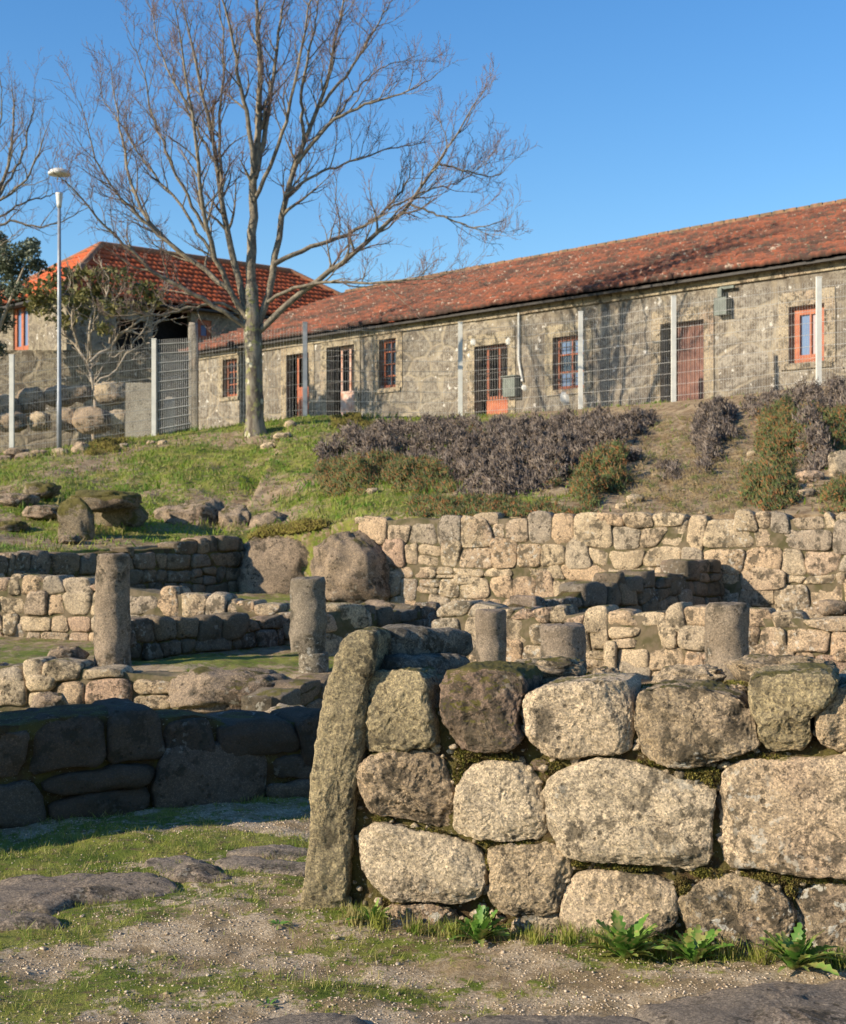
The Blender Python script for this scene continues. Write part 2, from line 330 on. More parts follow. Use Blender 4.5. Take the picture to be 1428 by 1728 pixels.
gy = np.array([-1500, -400, -100, -40, -15, -5, -1, 1, 2, 2.8] + spread(3.4, 8.2, 190) + spread(8.2, 16, 110) + spread(16, 34, 230) + spread(34, 60, 60) + [60, 75, 100, 160, 300, 700, 1800])
XX, YY = np.meshgrid(gx, gy); ZZ = terrain(XX, YY)
V = np.stack([XX, YY, ZZ], -1).reshape(-1, 3)
nx, ny = len(gx), len(gy); i = np.arange(ny - 1)[:, None] * nx + np.arange(nx - 1)[None]
F = np.stack([i, i + 1, i + nx + 1, i + nx], -1).reshape(-1, 4)
def green_mask(x, y):
    near = .50 + .60 * n2(x, y * 1.6, .9, 4, 1) + .25 * n2(x, y, 4, 3, 6)
    near = near - .45 * np.exp(-(((x + .55) / .45) ** 2 + ((y - 5.3) / .35) ** 2)) - .5 * np.exp(-((y - 4.45) / .3) ** 2) * (x > -1.1)
    near = near + .55 * np.exp(-((y - 6.75 - .1 * x) / .35) ** 2) + .45 * np.exp(-(((x + .15) / .5) ** 2 + ((y - 5.25) / .14) ** 2)) + .4 * np.exp(-(((x + .25) / .5) ** 2 + ((y - 4.8) / .1) ** 2))
    bank = .62 + .5 * n2(x, y, .5, 4, 11) + .2 * n2(x, y, 3, 3, 12)
    bank = bank - np.where(x > .2, .75 * sstep(.2, 3.5, x), 0)
    return np.clip(np.where(y < 9, near, bank), 0, 1)
gm = green_mask(XX, YY); soil = np.clip(sstep(9, 16, YY) + .3 * n2(XX, YY, 1.2, 3, 20), 0, 1)
col = np.stack([gm, soil, gm * 0], -1).reshape(-1, 3)
tag(mesh('ground', V, F, M['ground'], col=col), kind='structure')

# ================================================================ stone builder
def chaikin(p, k):
    for _ in range(k):
        q = np.roll(p, -1, 0); p = np.stack([p * .78 + q * .22, p * .22 + q * .78], 1).reshape(-1, 2)
    return p
def resample(p, n):
    q = np.vstack([p, p[:1]]); s = np.r_[0, np.cumsum(np.linalg.norm(np.diff(q, axis=0), axis=1))]
    t = np.linspace(0, s[-1], n, endpoint=False); return np.stack([np.interp(t, s, q[:, 0]), np.interp(t, s, q[:, 1])], 1)
def vnormals(V, F):
    a, b_, c_, d_ = (V[F[:, k]] for k in range(4)); fn = np.cross(c_ - a, d_ - b_)
    N = np.zeros_like(V)
    for k in range(4): np.add.at(N, F[:, k], fn)
    return N / (np.linalg.norm(N, axis=1)[:, None] + 1e-12)
def chip(V, cen, n_chips, rs, N=None, lo=.80, hi=.97, soft=.85):
    R_ = V - cen
    for _ in range(n_chips):
        n = rs.normal(size=3)
        if N is not None: n = n - N * n.dot(N); n = n / (np.linalg.norm(n) + 1e-9) + N * rs.uniform(.9, 2.6)
        n /= np.linalg.norm(n); dd = R_ @ n; h = dd.max() * rs.uniform(lo, hi); R_ = R_ - np.outer(np.clip(dd - h, 0, None) * soft, n)
    return cen + R_
def stone_mesh(poly, O, U, N, D=.3, bulge=.05, p=4.5, n=30, rings=6, side=3, amp=.012, freq=6, seed=0, ch=3, back=.9, Vup=(0, 0, 1), chips=5):
    poly = np.asarray(poly, float); poly = resample(chaikin(poly, ch), n)
    c = poly.mean(0); S, W = [], []
    e = np.linspace(0, 1, rings + 1)[1:]
    for t in e[::1]:
        s = math.sin(t * math.pi / 2) ** .8 if rings > 3 else t; S.append(s); W.append(bulge * (1 - min(s, 1) ** p) ** (1 / 2.2))
    S, W = list(S), list(W)
    for k in range(1, side + 1): S.append(1 - (1 - back) * (k / side) ** 2); W.append(-D * k / side)
    S += [.55, .1]; W += [-D - bulge * .6, -D - bulge * .8]
    O, U, N, Vu = (np.asarray(a, float) for a in (O, U, N, Vup)); m = len(S)
    q = c + (poly - c)[None] * np.array(S)[:, None, None]
    V = O + q[..., :1] * U + q[..., 1:] * Vu + np.array(W)[:, None, None] * N
    V = V.reshape(-1, 3); cen = O + c[0] * U + c[1] * Vu + bulge * N
    i = np.arange(m - 1)[:, None] * n; k = np.arange(n)[None]; k2 = (k + 1) % n
    F = np.stack([i + k, i + n + k, i + n + k2, i + k2], -1).reshape(-1, 4)
    V = np.vstack([V, cen]); ci = len(V) - 1
    kk = np.arange(0, n - 1, 2); F = np.vstack([F, np.stack([np.full_like(kk, ci), kk, kk + 1, (kk + 2) % n], -1)])
    rs_ = np.random.default_rng(int(seed * 100) + 5); a_, b__ = rs_.normal(size=2) * .05
    fr = (V - O) @ N > -.02; V = V + np.outer(np.where(fr, ((V - cen) @ U) * a_ + ((V - cen) @ Vu) * b__, 0), N)
    V = chip(V, cen - N * D * .5, chips, rs_, N, .86, .985)
    VN = vnormals(V, F)
    if np.dot(VN[ci], N) < 0: F = F[:, ::-1]; VN = -VN
    Q = V * freq + seed * 7.31
    V = V + VN * (amp * (fbm(Q, 5, gain=.55) + .8 * pn(Q * .35)))[:, None]
    return V, F
class Wall:                              # frame of a wall: A -> B on plan, outward normal on the camera's side
    def __init__(s, A, B):
        s.A = np.array([*A, 0.]); s.B = np.array([*B, 0.]); dd = s.B - s.A; s.L = np.linalg.norm(dd); s.U = dd / s.L; s.N = np.array([s.U[1], -s.U[0], 0])
    def uv(s, px, py): q = on_plane(px, py, s.A, s.N); return np.array([np.dot(q - s.A, s.U), q[2]])
    def at(s, u, v, wd=0): return s.A + s.U * u + s.N * wd + np.array([0, 0, v])
def fill_block(W, u0, u1, zb, zt, D, inset, root, m=None, res=.12, amp=.03):
    # rubble and earth core behind the stones; zt: function of u
    nu = max(3, int((u1 - u0) / res)); us = np.linspace(u0, u1, nu); nv = 7; nd = 5; V = []
    for u in us:
        t = zt(u); ring = [(inset, zb + (t - zb) * k / nv) for k in range(nv)] + [(inset - (D - inset) * k / nd, t) for k in range(nd + 1)] + [(-D + inset, zb)]
        V += [W.at(u, v, -inset + wd - inset if False else wd - 2 * inset) for wd, v in ring]
    m_ = nv + nd + 2; V = np.array(V); i = np.arange(nu - 1)[:, None] * m_; k = np.arange(m_ - 1)[None]
    F = [tuple(f) for f in np.stack([i + k, i + m_ + k, i + m_ + k + 1, i + k + 1], -1).reshape(-1, 4)]
    F += [tuple(range(m_))[::-1], tuple((nu - 1) * m_ + q for q in range(m_))]
    V = V + amp * np.stack([fbm(V * 3 + s_, 4) for s_ in (0, 31, 57)], -1)
    return mesh('rubble_core', V, F, m or M['fill'], root)
def coursed_wall(name, label, A, B, base, top, h=.22, ws=(.2, .42), D=.35, mtl='mid', group=None, seed=0, bulge=.016, gap=.004, cap=True, cat='stone wall', amp=.010, odd=.14, core_top=-.05):
    W = Wall(A, B); rs = np.random.default_rng(seed)
    topf = (lambda u: float(np.interp(u / W.L, [t[0] for t in top], [t[1] for t in top])))
    root = thing(name, label, cat, tuple(W.at(W.L / 2, base)), group)
    mx = max(t[1] for t in top); nc = int((mx - base) / h) + 4
    chh = np.r_[0, np.cumsum(h * rs.uniform(.85, 1.25, nc + 3))]
    hl = lambda k, u: base + chh[k] + (0 if k == 0 else .38 * h * float(pn(np.array([u * 1.3, k * 3.7, seed + .5]))) + .10 * h * math.sin(k * 5 + seed))
    st = []
    for k in range(nc):
        u = -rs.uniform(0, .15); lj = (0, 0)
        while u < W.L - .05:
            wd = rs.uniform(*ws) * rs.choice([.6, 1, 1, 1.35], p=[.15, .4, .25, .2]); u1 = min(u + wd, W.L) if u + wd > W.L - .12 else u + wd
            uc = (u + u1) / 2; t = topf(min(max(uc, 0), W.L)) + rs.normal() * .02
            a0, a1, b0, b1 = hl(k, u), hl(k, u1), hl(k + 1, u), hl(k + 1, u1); am, bm = hl(k, uc), hl(k + 1, uc); pr = rs.normal() * .010
            rj = (rs.normal() * .16 * h, rs.normal() * .16 * h); capd = False
            if (b0 + b1) / 2 > t + h * .3:
                if (a0 + a1) / 2 > t - h * .55: u = u1; lj = rj; continue
                b0 = b1 = max(t, (a0 + a1) / 2 + h * .6); b0 += rs.normal() * .03; b1 += rs.normal() * .03; bm = (b0 + b1) / 2 + .02; capd = True
            elif (b0 + b1) / 2 > t - h * .55: b0 = b1 = t + rs.normal() * .02; b0 += rs.normal() * .02; bm = (b0 + b1) / 2 + .015; capd = True
            if not capd and rs.random() < .13: e_ = h * rs.uniform(.25, .5); b0 += e_; bm += e_; b1 += e_; pr += .012
            if k and rs.random() < .12: e_ = h * rs.uniform(.2, .4); a0 -= e_; am -= e_; a1 -= e_; pr += .010
            e = gap; q_ = rs.normal(size=4) * .012
            pl = np.array([(u + e + lj[0], a0 + e), (uc + q_[0] * 2, am + e + q_[1]), (u1 - e + rj[0], a1 + e), (u1 - e + (rj[0] + rj[1]) / 2 + q_[2] * .4, (a1 + b1) / 2), (u1 - e + rj[1], b1 - e), (uc + q_[2] * 2, bm - e + q_[3]), (u + e + lj[1], b0 - e), (u + e + (lj[0] + lj[1]) / 2, (a0 + b0) / 2)])
            if rs.random() < odd and (u1 - u) > .22 and not capd and b0 - a0 > .14:
                vm = (a0 + b0) / 2 + rs.normal() * .02; vn_ = (a1 + b1) / 2 + rs.normal() * .02
                st.append((np.array([(u + e + lj[0], a0 + e), (uc, am + e), (u1 - e + rj[0], a1 + e), (u1 - e, vn_ - e), (uc, (vm + vn_) / 2 - e), (u + e, vm - e)]), pr))
                st.append((np.array([(u + e, vm + e), (uc, (vm + vn_) / 2 + e), (u1 - e, vn_ + e), (u1 - e + rj[1], b1 - e), (uc, bm - e), (u + e + lj[1], b0 - e)]), pr))
            else: st.append((pl, pr))
            u = u1; lj = rj
    def area(p): x, y = p[:, 0], p[:, 1]; return abs(np.dot(x, np.roll(y, -1)) - np.dot(y, np.roll(x, -1)))
    st.sort(key=lambda p: -area(p[0])); rest = MB()
    for q, (pl, pr) in enumerate(st):
        top_s = pl[:, 1].max() > topf(min(max(pl[:, 0].mean(), 0), W.L)) - h * .6
        V, F = stone_mesh(pl, W.A + W.N * pr, W.U, W.N, D=D * (rs.uniform(.8, 1.0) if top_s else .5), bulge=bulge * rs.uniform(.6, 1.3), n=28, rings=5, side=3, p=7, amp=amp, freq=5, seed=seed + q * .37, ch=1, chips=4)
        if q < 98: mesh('stone', V, F, M[mtl], root)
        else: rest.add(V, F)
    if rest.V: tag(rest.build('small_stones', M[mtl], root, True), kind='stuff')
    fill_block(W, 0, W.L, base - .05, lambda u: topf(u) + core_top, D * .8, .011, root, M['fill' if mtl in ('near_shade', 'shade') else 'earth'])
    return root
def blob(name, label, cat, c, r, mtl, seed=0, amp=.12, freq=1.6, n=40, group=None, rot=0, flat=.0, parent=None, up=None):
    # free boulder: ellipsoid with radii r, blocky noise, optional flattened faces
    th = np.linspace(0, 2 * np.pi, n, endpoint=False); ph = np.linspace(.06, np.pi - .06, n // 2)
    T, Pp = np.meshgrid(th, ph); ex = .72
    f = lambda v: np.sign(v) * np.abs(v) ** ex
    U_ = np.stack([f(np.cos(T)) * f(np.sin(Pp)), f(np.sin(T)) * f(np.sin(Pp)), f(np.cos(Pp))], -1).reshape(-1, 3)
    Q = U_ * freq + seed * 5.7; s = 1 + amp * 1.6 * pn(Q) + amp * fbm(Q * 2.3 + 9, 5, gain=.55)
    V = U_ * s[:, None] * np.array(r); cr, sr = math.cos(rot), math.sin(rot)
    V = chip(V, np.zeros(3), 9, np.random.default_rng(int(seed * 10) + 3), None, .72, .95)
    V = V + .035 * min(r) * fbm(V / min(r) * 2.5 + seed, 5, gain=.7)[:, None] * U_
    V = np.stack([V[:, 0] * cr - V[:, 1] * sr, V[:, 0] * sr + V[:, 1] * cr, V[:, 2]], -1) + np.array(c)
    m_ = len(ph); i = np.arange(m_ - 1)[:, None] * n; k = np.arange(n)[None]; k2 = (k + 1) % n
    F = [tuple(a) for a in np.stack([i + k, i + n + k, i + n + k2, i + k2], -1).reshape(-1, 4)]
    F += [tuple(range(n)), tuple((m_ - 1) * n + q for q in range(n))[::-1]]
    if parent: return mesh(name, V, F, M[mtl], parent)
    o = mesh(name, V, F, M[mtl], None, True, (c[0], c[1], c[2] - r[2] * .8)); return tag(o, label, cat, group)

# ================================================================ foreground wall
FW = Wall((-.352, 5.70), (1.75, 5.03))
fw = thing('foreground_wall', 'low dry stone wall of big rough granite blocks beside the upright slab in the foreground', 'stone wall', tuple(FW.at(FW.L / 2, 0)))
near_stones = [
 ('near_grey', .03, .34, [(615,1139),(660,1134),(702,1134),(719,1155),(723,1193),(730,1234),(733,1259),(702,1264),(647,1266),(615,1262),(605,1234),(602,1179)]),
 ('near_red', .04, .34, [(749,1139),(775,1131),(827,1130),(869,1137),(884,1155),(879,1186),(872,1220),(884,1248),(862,1266),(810,1269),(772,1262),(754,1238),(747,1189)]),
 ('near', .02, .32, [(885,1180),(905,1162),(960,1155),(1020,1150),(1058,1155),(1062,1200),(1062,1240),(1055,1268),(1000,1277),(940,1280),(905,1262),(882,1230)]),
 ('near_lichen', .03, .30, [(1084,1170),(1110,1163),(1181,1164),(1237,1177),(1269,1204),(1275,1237),(1279,1260),(1245,1271),(1192,1292),(1140,1294),(1091,1279),(1074,1237),(1073,1196)]),
 ('near_grey', .05, .36, [(1271,1144),(1324,1136),(1399,1136),(1417,1151),(1402,1178),(1378,1198),(1366,1216),(1369,1249),(1357,1267),(1312,1273),(1282,1264),(1279,1230),(1264,1192),(1262,1162)]),
 ('near_lichen', .03, .34, [(1380,1190),(1400,1170),(1450,1155),(1500,1160),(1510,1260),(1440,1272),(1395,1265),(1377,1235)]),
 ('near_lichen', .015, .25, [(607,1290),(633,1273),(674,1267),(723,1269),(744,1283),(751,1311),(763,1335),(765,1380),(751,1401),(702,1391),(667,1380),(626,1373),(615,1342),(605,1311)]),
 ('near', .02, .25, [(768,1342),(786,1300),(827,1288),(872,1290),(897,1307),(914,1346),(921,1387),(918,1415),(869,1420),(820,1417),(768,1405),(766,1373)]),
 ('near', .03, .28, [(924,1320),(945,1305),(986,1290),(1020,1282),(1065,1290),(1125,1309),(1200,1327),(1204,1342),(1196,1399),(1196,1455),(1162,1468),(1110,1459),(1031,1455),(975,1446),(949,1440),(934,1402),(923,1357)]),
 ('near', .03, .28, [(1226,1301),(1256,1286),(1331,1284),(1428,1284),(1520,1290),(1560,1340),(1555,1440),(1500,1480),(1428,1477),(1350,1476),(1290,1467),(1215,1460),(1200,1430),(1202,1380),(1215,1330)]),
 ('near_red', .0, .10, [(893,1288),(917,1284),(949,1297),(921,1309),(900,1302)]),
 ('near', .035, .28, [(608,1405),(636,1392),(674,1398),(716,1408),(758,1415),(799,1432),(813,1457),(815,1491),(806,1516),(765,1523),(716,1519),(674,1519),(643,1502),(619,1474),(607,1439)]),
 ('near_lichen', .02, .25, [(824,1432),(855,1425),(897,1427),(940,1428),(958,1450),(962,1478),(948,1500),(945,1540),(900,1545),(850,1540),(826,1515),(830,1480),(822,1455)]),
 ('near', .01, .25, [(956,1489),(986,1474),(1042,1477),(1110,1483),(1132,1500),(1140,1530),(1138,1560),(1100,1582),(1050,1592),(1000,1594),(952,1590),(948,1540)]),
 ('near_lichen', .02, .25, [(1170,1504),(1185,1485),(1222,1476),(1275,1485),(1324,1511),(1337,1549),(1335,1567),(1305,1618),(1240,1618),(1185,1590),(1144,1545),(1148,1525)]),
 ('near_lichen', .0, .25, [(1346,1519),(1372,1500),(1428,1492),(1490,1500),(1510,1560),(1480,1625),(1400,1635),(1355,1610),(1343,1560)]),
 ('near_lichen', .03, .2, [(632,1555),(650,1530),(690,1524),(730,1527),(760,1537),(765,1562),(740,1578),(690,1580),(650,1575)]),
 ('near', .0, .2, [(862,1552),(900,1547),(945,1550),(950,1588),(910,1598),(866,1590)]),
]
for q, (mt, pr, D, pts) in enumerate(near_stones):
    uv = np.array([FW.uv(*p_) for p_ in pts]); uv = uv.mean(0) + (uv - uv.mean(0)) * 1.045; s_ = min(np.ptp(uv[:, 0]), np.ptp(uv[:, 1]))
    V, F = stone_mesh(uv, FW.A + FW.N * (pr - .035), FW.U, FW.N, D=D, bulge=min(.029, s_ * .17), p=9, n=170, rings=40, side=16, amp=.007 if mt == 'near' else .011, freq=9, seed=q + 1.5, ch=1, back=.97, chips=7)
    VN = vnormals(V, F); V = V + VN * (.0035 * fbm(V * 45 + q, 4, gain=.75) - .007 * np.abs(pn(V * 13 + q)) - .006 * np.clip(pn(V * 16 + q * 3) - .45, 0, 1))[:, None]
    mesh('stone', V, F, M[mt], fw)
fill_block(FW, .02, FW.L, -.05, lambda u: .835 + .02 * math.sin(u * 7) - .02 * u, .66, .055, fw, res=.02, amp=.03)
rs = np.random.default_rng(8); k = 900; pp = np.array([FW.at(a_, b_, c_) for a_, b_, c_ in zip(rs.uniform(.05, FW.L, k), rs.uniform(0, .82, k), rs.uniform(-.075, -.03, k))])
JOINT = (pp, rs.uniform(.006, .026, k))
# capping rubble on the wall top
for q, (px, py, Y, r, mt, rot) in enumerate([(925,1134,5.98,(.17,.12,.055),'near_lichen',.1),(1022,1150,5.78,(.05,.07,.05),'near_lichen',.5),(1165,1148,5.85,(.15,.11,.055),'near_lichen',-.2),
        (1325,1136,5.72,(.22,.14,.062),'near_lichen',-.25),(1430,1160,5.5,(.12,.1,.05),'near',.3),(985,1158,5.62,(.09,.06,.03),'near_lichen',0),(860,1150,5.95,(.08,.08,.045),'near_lichen',.7),(1240,1168,5.52,(.05,.05,.03),'near_lichen',.3),(1100,1172,5.62,(.045,.05,.03),'near',.3)]):
    blob('cap_stone', None, None, P(px, py, Y) , r, mt, q + 3, .16, 2.0, 56, rot=rot, parent=fw)
# moss cushions in the joints and on top
def moss(W, spots, parent, size=.011, dens=900, name='moss', seed=1):
    rs = np.random.default_rng(seed); Vs, Fs, n = [], [], 0
    for c, ru, rv, nrm, cnt in spots:
        k = cnt; a = rs.uniform(0, 2 * np.pi, k); r_ = np.sqrt(rs.random(k)); Nn = np.asarray(nrm, float)
        T1 = W.U; T2 = np.cross(Nn, T1)
        p0 = c + T1 * (np.cos(a) * r_ * ru)[:, None] + T2 * (np.sin(a) * r_ * rv)[:, None] + Nn * ((1 - r_) * .02)[:, None]
        dr = Nn + rs.normal(size=(k, 3)) * .7; dr /= np.linalg.norm(dr, axis=1)[:, None]; sd = np.cross(dr, rs.normal(size=(k, 3))); sd /= np.linalg.norm(sd, axis=1)[:, None]
        s = size * rs.uniform(.5, 1.3, k)[:, None]
        V = np.stack([p0 - sd * s * .35, p0 + sd * s * .35, p0 + dr * s], 1).reshape(-1, 3); Vs.append(V); Fs.append(np.arange(len(V)).reshape(-1, 3) + n); n += len(V)
    return mesh(name, np.concatenate(Vs), np.concatenate(Fs), M['moss'], parent)
sp = []
for (px, py, ru, rv, cnt) in [(790,1275,.08,.03,900),(775,1310,.04,.06,900),(840,1280,.1,.012,500),(930,1300,.05,.03,500),(1170,1308,.12,.025,900),(1200,1315,.04,.04,500),(700,1404,.16,.012,700),(850,1424,.16,.014,700),(975,1460,.05,.02,500),(1050,1466,.14,.014,700),
        (1200,1478,.1,.022,900),(1320,1484,.2,.02,1600),(1150,1500,.04,.04,500),(690,1528,.16,.02,900),(640,1385,.05,.012,300),(1400,1486,.15,.02,800),(1110,1290,.1,.012,400),(1300,1280,.1,.012,400),(820,1450,.012,.05,300),(1335,1500,.03,.04,400)]:
    sp.append((FW.at(*FW.uv(px, py), -.035), ru * .8, rv, FW.N, cnt))
for (px, py, Y, ru, rv, cnt) in [(1160,1163,5.62,.22,.08,3500),(1090,1168,5.66,.1,.06,1000),(960,1160,5.72,.12,.05,1100),(1240,1158,5.55,.08,.06,900),(880,1150,5.95,.05,.06,500),(1360,1135,5.7,.1,.1,700),(1020,1140,5.95,.1,.1,600)]:
    sp.append((P(px, py, Y), ru, rv, (0, 0, 1), cnt))
moss(FW, sp, fw)
# upright slab
SW = Wall((-.52, 5.72), (.2, 5.60))
V, F = stone_mesh([SW.uv(*p_) for p_ in [(505,1548),(509,1500),(516,1450),(525,1390),(528,1330),(534,1260),(541,1210),(549,1165),(566,1118),(580,1085),(594,1068),(612,1061),(634,1064),(642,1076),(637,1110),(626,1150),(622,1200),(615,1240),(612,1290),(604,1330),(597,1370),(598,1420),(590,1470),(588,1520),(578,1548)]],
    SW.A, SW.U, SW.N, D=.28, bulge=.04, p=6, n=240, rings=60, side=24, amp=.013, freq=5, seed=41.7, ch=1, back=.97, chips=0)
VN = vnormals(V, F); V = V + VN * (.0035 * fbm(V * 28, 4, gain=.7) - .008 * np.abs(pn(V * 9)))[:, None]
o = mesh('standing_stone', V, F, M['near_grey'], None, True, (-.45, 5.6, 0)); tag(o, 'tall narrow upright granite slab leaning at the left end of the foreground wall', 'standing stone')
# two long blocks running back from the corner
def long_block(label, px, py, Y, ln, wd, hg, ang, seed, mtl, tilt=.0):
    c = P(px, py, Y); a = R(ang); U = np.array([math.cos(a), math.sin(a), tilt]); Vv = np.array([-math.sin(a), math.cos(a), 0]); n = 46; prof = []
    x = np.linspace(-1, 1, 40); th = np.linspace(0, 2 * np.pi, n, endpoint=False); f = lambda v, e: np.sign(v) * np.abs(v) ** e
    V = []
    for xi in x:
        e = (1 - abs(xi) ** 9) ** (1 / 4) * (1 - .12 * xi)
        for t in th: V.append(c + U * ln / 2 * xi + Vv * f(math.cos(t), .45) * wd / 2 * e + np.array([0, 0, 1.]) * f(math.sin(t), .45) * hg / 2 * e)
    V = np.array(V); i = np.arange(len(x) - 1)[:, None] * n; k = np.arange(n)[None]; k2 = (k + 1) % n
    F = np.stack([i + k, i + k2, i + n + k2, i + n + k], -1).reshape(-1, 4); VN = vnormals(V, F)
    if np.dot(VN[20 * n], V[20 * n] - c) < 0: F = F[:, ::-1]; VN = -VN
    V = V + VN * (.018 * fbm(V * 5 + seed, 5, gain=.6) + .004 * fbm(V * 40, 3))[:, None]
    o = mesh('granite_block', V, F, M[mtl], None, True, tuple(c - [0, 0, hg / 2])); tag(o, label, 'stone block'); return o
long_block('dark rounded block lying highest, behind the head of the upright slab', 712, 1086, 6.12, .46, .2, .13, 33, 3, 'cap')
long_block('long dark-topped block just below the highest one, reaching back beside the mossy reddish stone', 716, 1150, 5.93, .42, .22, .22, 40, 8, 'cap')

# ================================================================ middle-distance ruin walls
coursed_wall('ruin_wall', 'shadowed near wall of massive dark blocks at the left, behind the grass strip', (-2.55, 7.12), (-.45, 8.22), -.04,
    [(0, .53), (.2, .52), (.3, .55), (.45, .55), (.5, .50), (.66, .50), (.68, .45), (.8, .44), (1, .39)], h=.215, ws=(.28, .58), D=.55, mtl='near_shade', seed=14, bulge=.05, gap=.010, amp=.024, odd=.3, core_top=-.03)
coursed_wall('ruin_wall', 'tall broken granite wall end added out of view at left to shade the near wall', (-4.9, 6.95), (-4.7, 5.80), -.04, [(0, 2.6), (1, 2.4)], h=.3, ws=(.3, .5), D=1.2, mtl='mid', seed=12, bulge=.04)  # unseen wall end, sized and placed to cast the near wall's shadow
def near_wall_pts(px, py, Y): q = P(px, py, Y); return (q[0], q[1])
w3 = coursed_wall('ruin_wall', 'low sunlit wall of pale blocks in front of the tall left column', near_wall_pts(-60, 0, 12.6), near_wall_pts(300, 0, 12.35), -.12,
    [(0, .27), (.3, .29), (.6, .26), (.8, .24), (1, .22)], h=.19, ws=(.2, .36), D=.4, seed=21, bulge=.035)
blob('boulder', 'wide brown weathered boulder ending the low wall below the tall left column', 'boulder', P(388, 1168, 12.3), (.52, .35, .19), 'outcrop', 5, .13, 1.5, 60)
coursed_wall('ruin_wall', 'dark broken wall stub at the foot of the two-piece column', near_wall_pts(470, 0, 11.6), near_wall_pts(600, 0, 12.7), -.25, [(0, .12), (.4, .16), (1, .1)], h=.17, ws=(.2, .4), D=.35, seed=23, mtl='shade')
blob('boulder', 'flat pale boulder low in front of the two-piece column', 'boulder', P(490, 1212, 10.6), (.2, .16, .09), 'mid', 6, .14, 1.5, 40)
blob('boulder', 'small pointed grey boulder above the shadowed near wall at left', 'boulder', P(85, 1192, 11.2), (.16, .14, .10), 'outcrop', 7, .16, 1.3, 40)
blob('boulder', 'mossy lump of rock at the foot of the tall left column', 'boulder', P(112, 1108, 13.2), (.18, .15, .09), 'outcrop', 8, .16, 1.3, 40)
coursed_wall('ruin_wall', 'long sunlit wall of tan stones behind the tall left column', (-5.3, 16.45), (-1.36, 15.3), .05,
    [(0, .87), (.35, .86), (.5, .80), (.7, .72), (.85, .66), (1, .52)], h=.19, ws=(.16, .36), D=.4, seed=31, bulge=.02)
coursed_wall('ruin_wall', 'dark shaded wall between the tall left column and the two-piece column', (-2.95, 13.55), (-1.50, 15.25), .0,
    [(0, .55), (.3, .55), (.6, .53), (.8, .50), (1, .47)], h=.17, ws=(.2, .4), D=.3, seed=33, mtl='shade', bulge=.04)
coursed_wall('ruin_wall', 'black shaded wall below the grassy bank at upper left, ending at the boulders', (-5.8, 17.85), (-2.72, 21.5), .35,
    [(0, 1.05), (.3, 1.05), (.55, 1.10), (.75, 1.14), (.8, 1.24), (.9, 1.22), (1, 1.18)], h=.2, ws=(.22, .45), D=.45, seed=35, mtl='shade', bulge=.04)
coursed_wall('ruin_wall', 'short pale wall end right of the two-piece column', near_wall_pts(545, 0, 13.9), near_wall_pts(628, 0, 14.3), -.05, [(0, .66), (.6, .68), (1, .6)], h=.2, ws=(.2, .4), D=.5, seed=37)
coursed_wall('terrace_wall', 'high sunlit retaining wall of tan squared stones under the planted bank', (-.87, 20.5), (6.2, 17.0), .1,
    [(0, 1.58), (.03, 1.52), (.1, 1.55), (.3, 1.56), (.5, 1.57), (.62, 1.54), (.8, 1.55), (1, 1.6)], h=.235, ws=(.24, .48), D=.4, seed=41, bulge=.016, odd=.12)
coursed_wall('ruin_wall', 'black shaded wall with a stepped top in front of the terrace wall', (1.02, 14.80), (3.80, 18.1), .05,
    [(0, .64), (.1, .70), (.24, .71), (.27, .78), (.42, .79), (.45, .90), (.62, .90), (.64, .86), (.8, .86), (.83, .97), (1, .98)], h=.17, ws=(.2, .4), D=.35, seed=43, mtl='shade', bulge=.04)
coursed_wall('ruin_wall', 'sunlit patched wall of brown and pink stones behind the three short columns', (.19, 14.6), (4.4, 12.52), -.1,
    [(0, .64), (.12, .66), (.3, .64), (.45, .65), (.6, .68), (.8, .66), (1, .70)], h=.19, ws=(.18, .36), D=.4, seed=45, bulge=.018, odd=.2)
# boulders at the inner corner
blob('boulder', 'broad brown rock face right of the black upper wall, capped with moss', 'boulder', P(478, 990, 21.6), (.70, .6, .80), 'outcrop', 51, .10, 1.3, 60)
blob('boulder', 'rounded speckled boulder at the left end of the terrace wall', 'boulder', P(597, 966, 20.4), (.54, .45, .55), 'outcrop', 52, .10, 1.3, 60)
blob('boulder', 'low rubble boulder under the left end of the terrace wall', 'boulder', P(640, 1040, 18.6), (.42, .3, .18), 'outcrop', 53, .14, 1.5, 40)
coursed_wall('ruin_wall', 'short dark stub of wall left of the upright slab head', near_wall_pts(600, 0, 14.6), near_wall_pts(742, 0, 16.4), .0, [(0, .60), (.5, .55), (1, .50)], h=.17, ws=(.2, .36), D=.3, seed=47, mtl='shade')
blob('stone_block', 'brown square block lying on the patched wall at the right edge', 'stone block', P(1405, 1026, 13.2), (.16, .12, .075), 'outcrop', 54, .05, 1.3, 40)
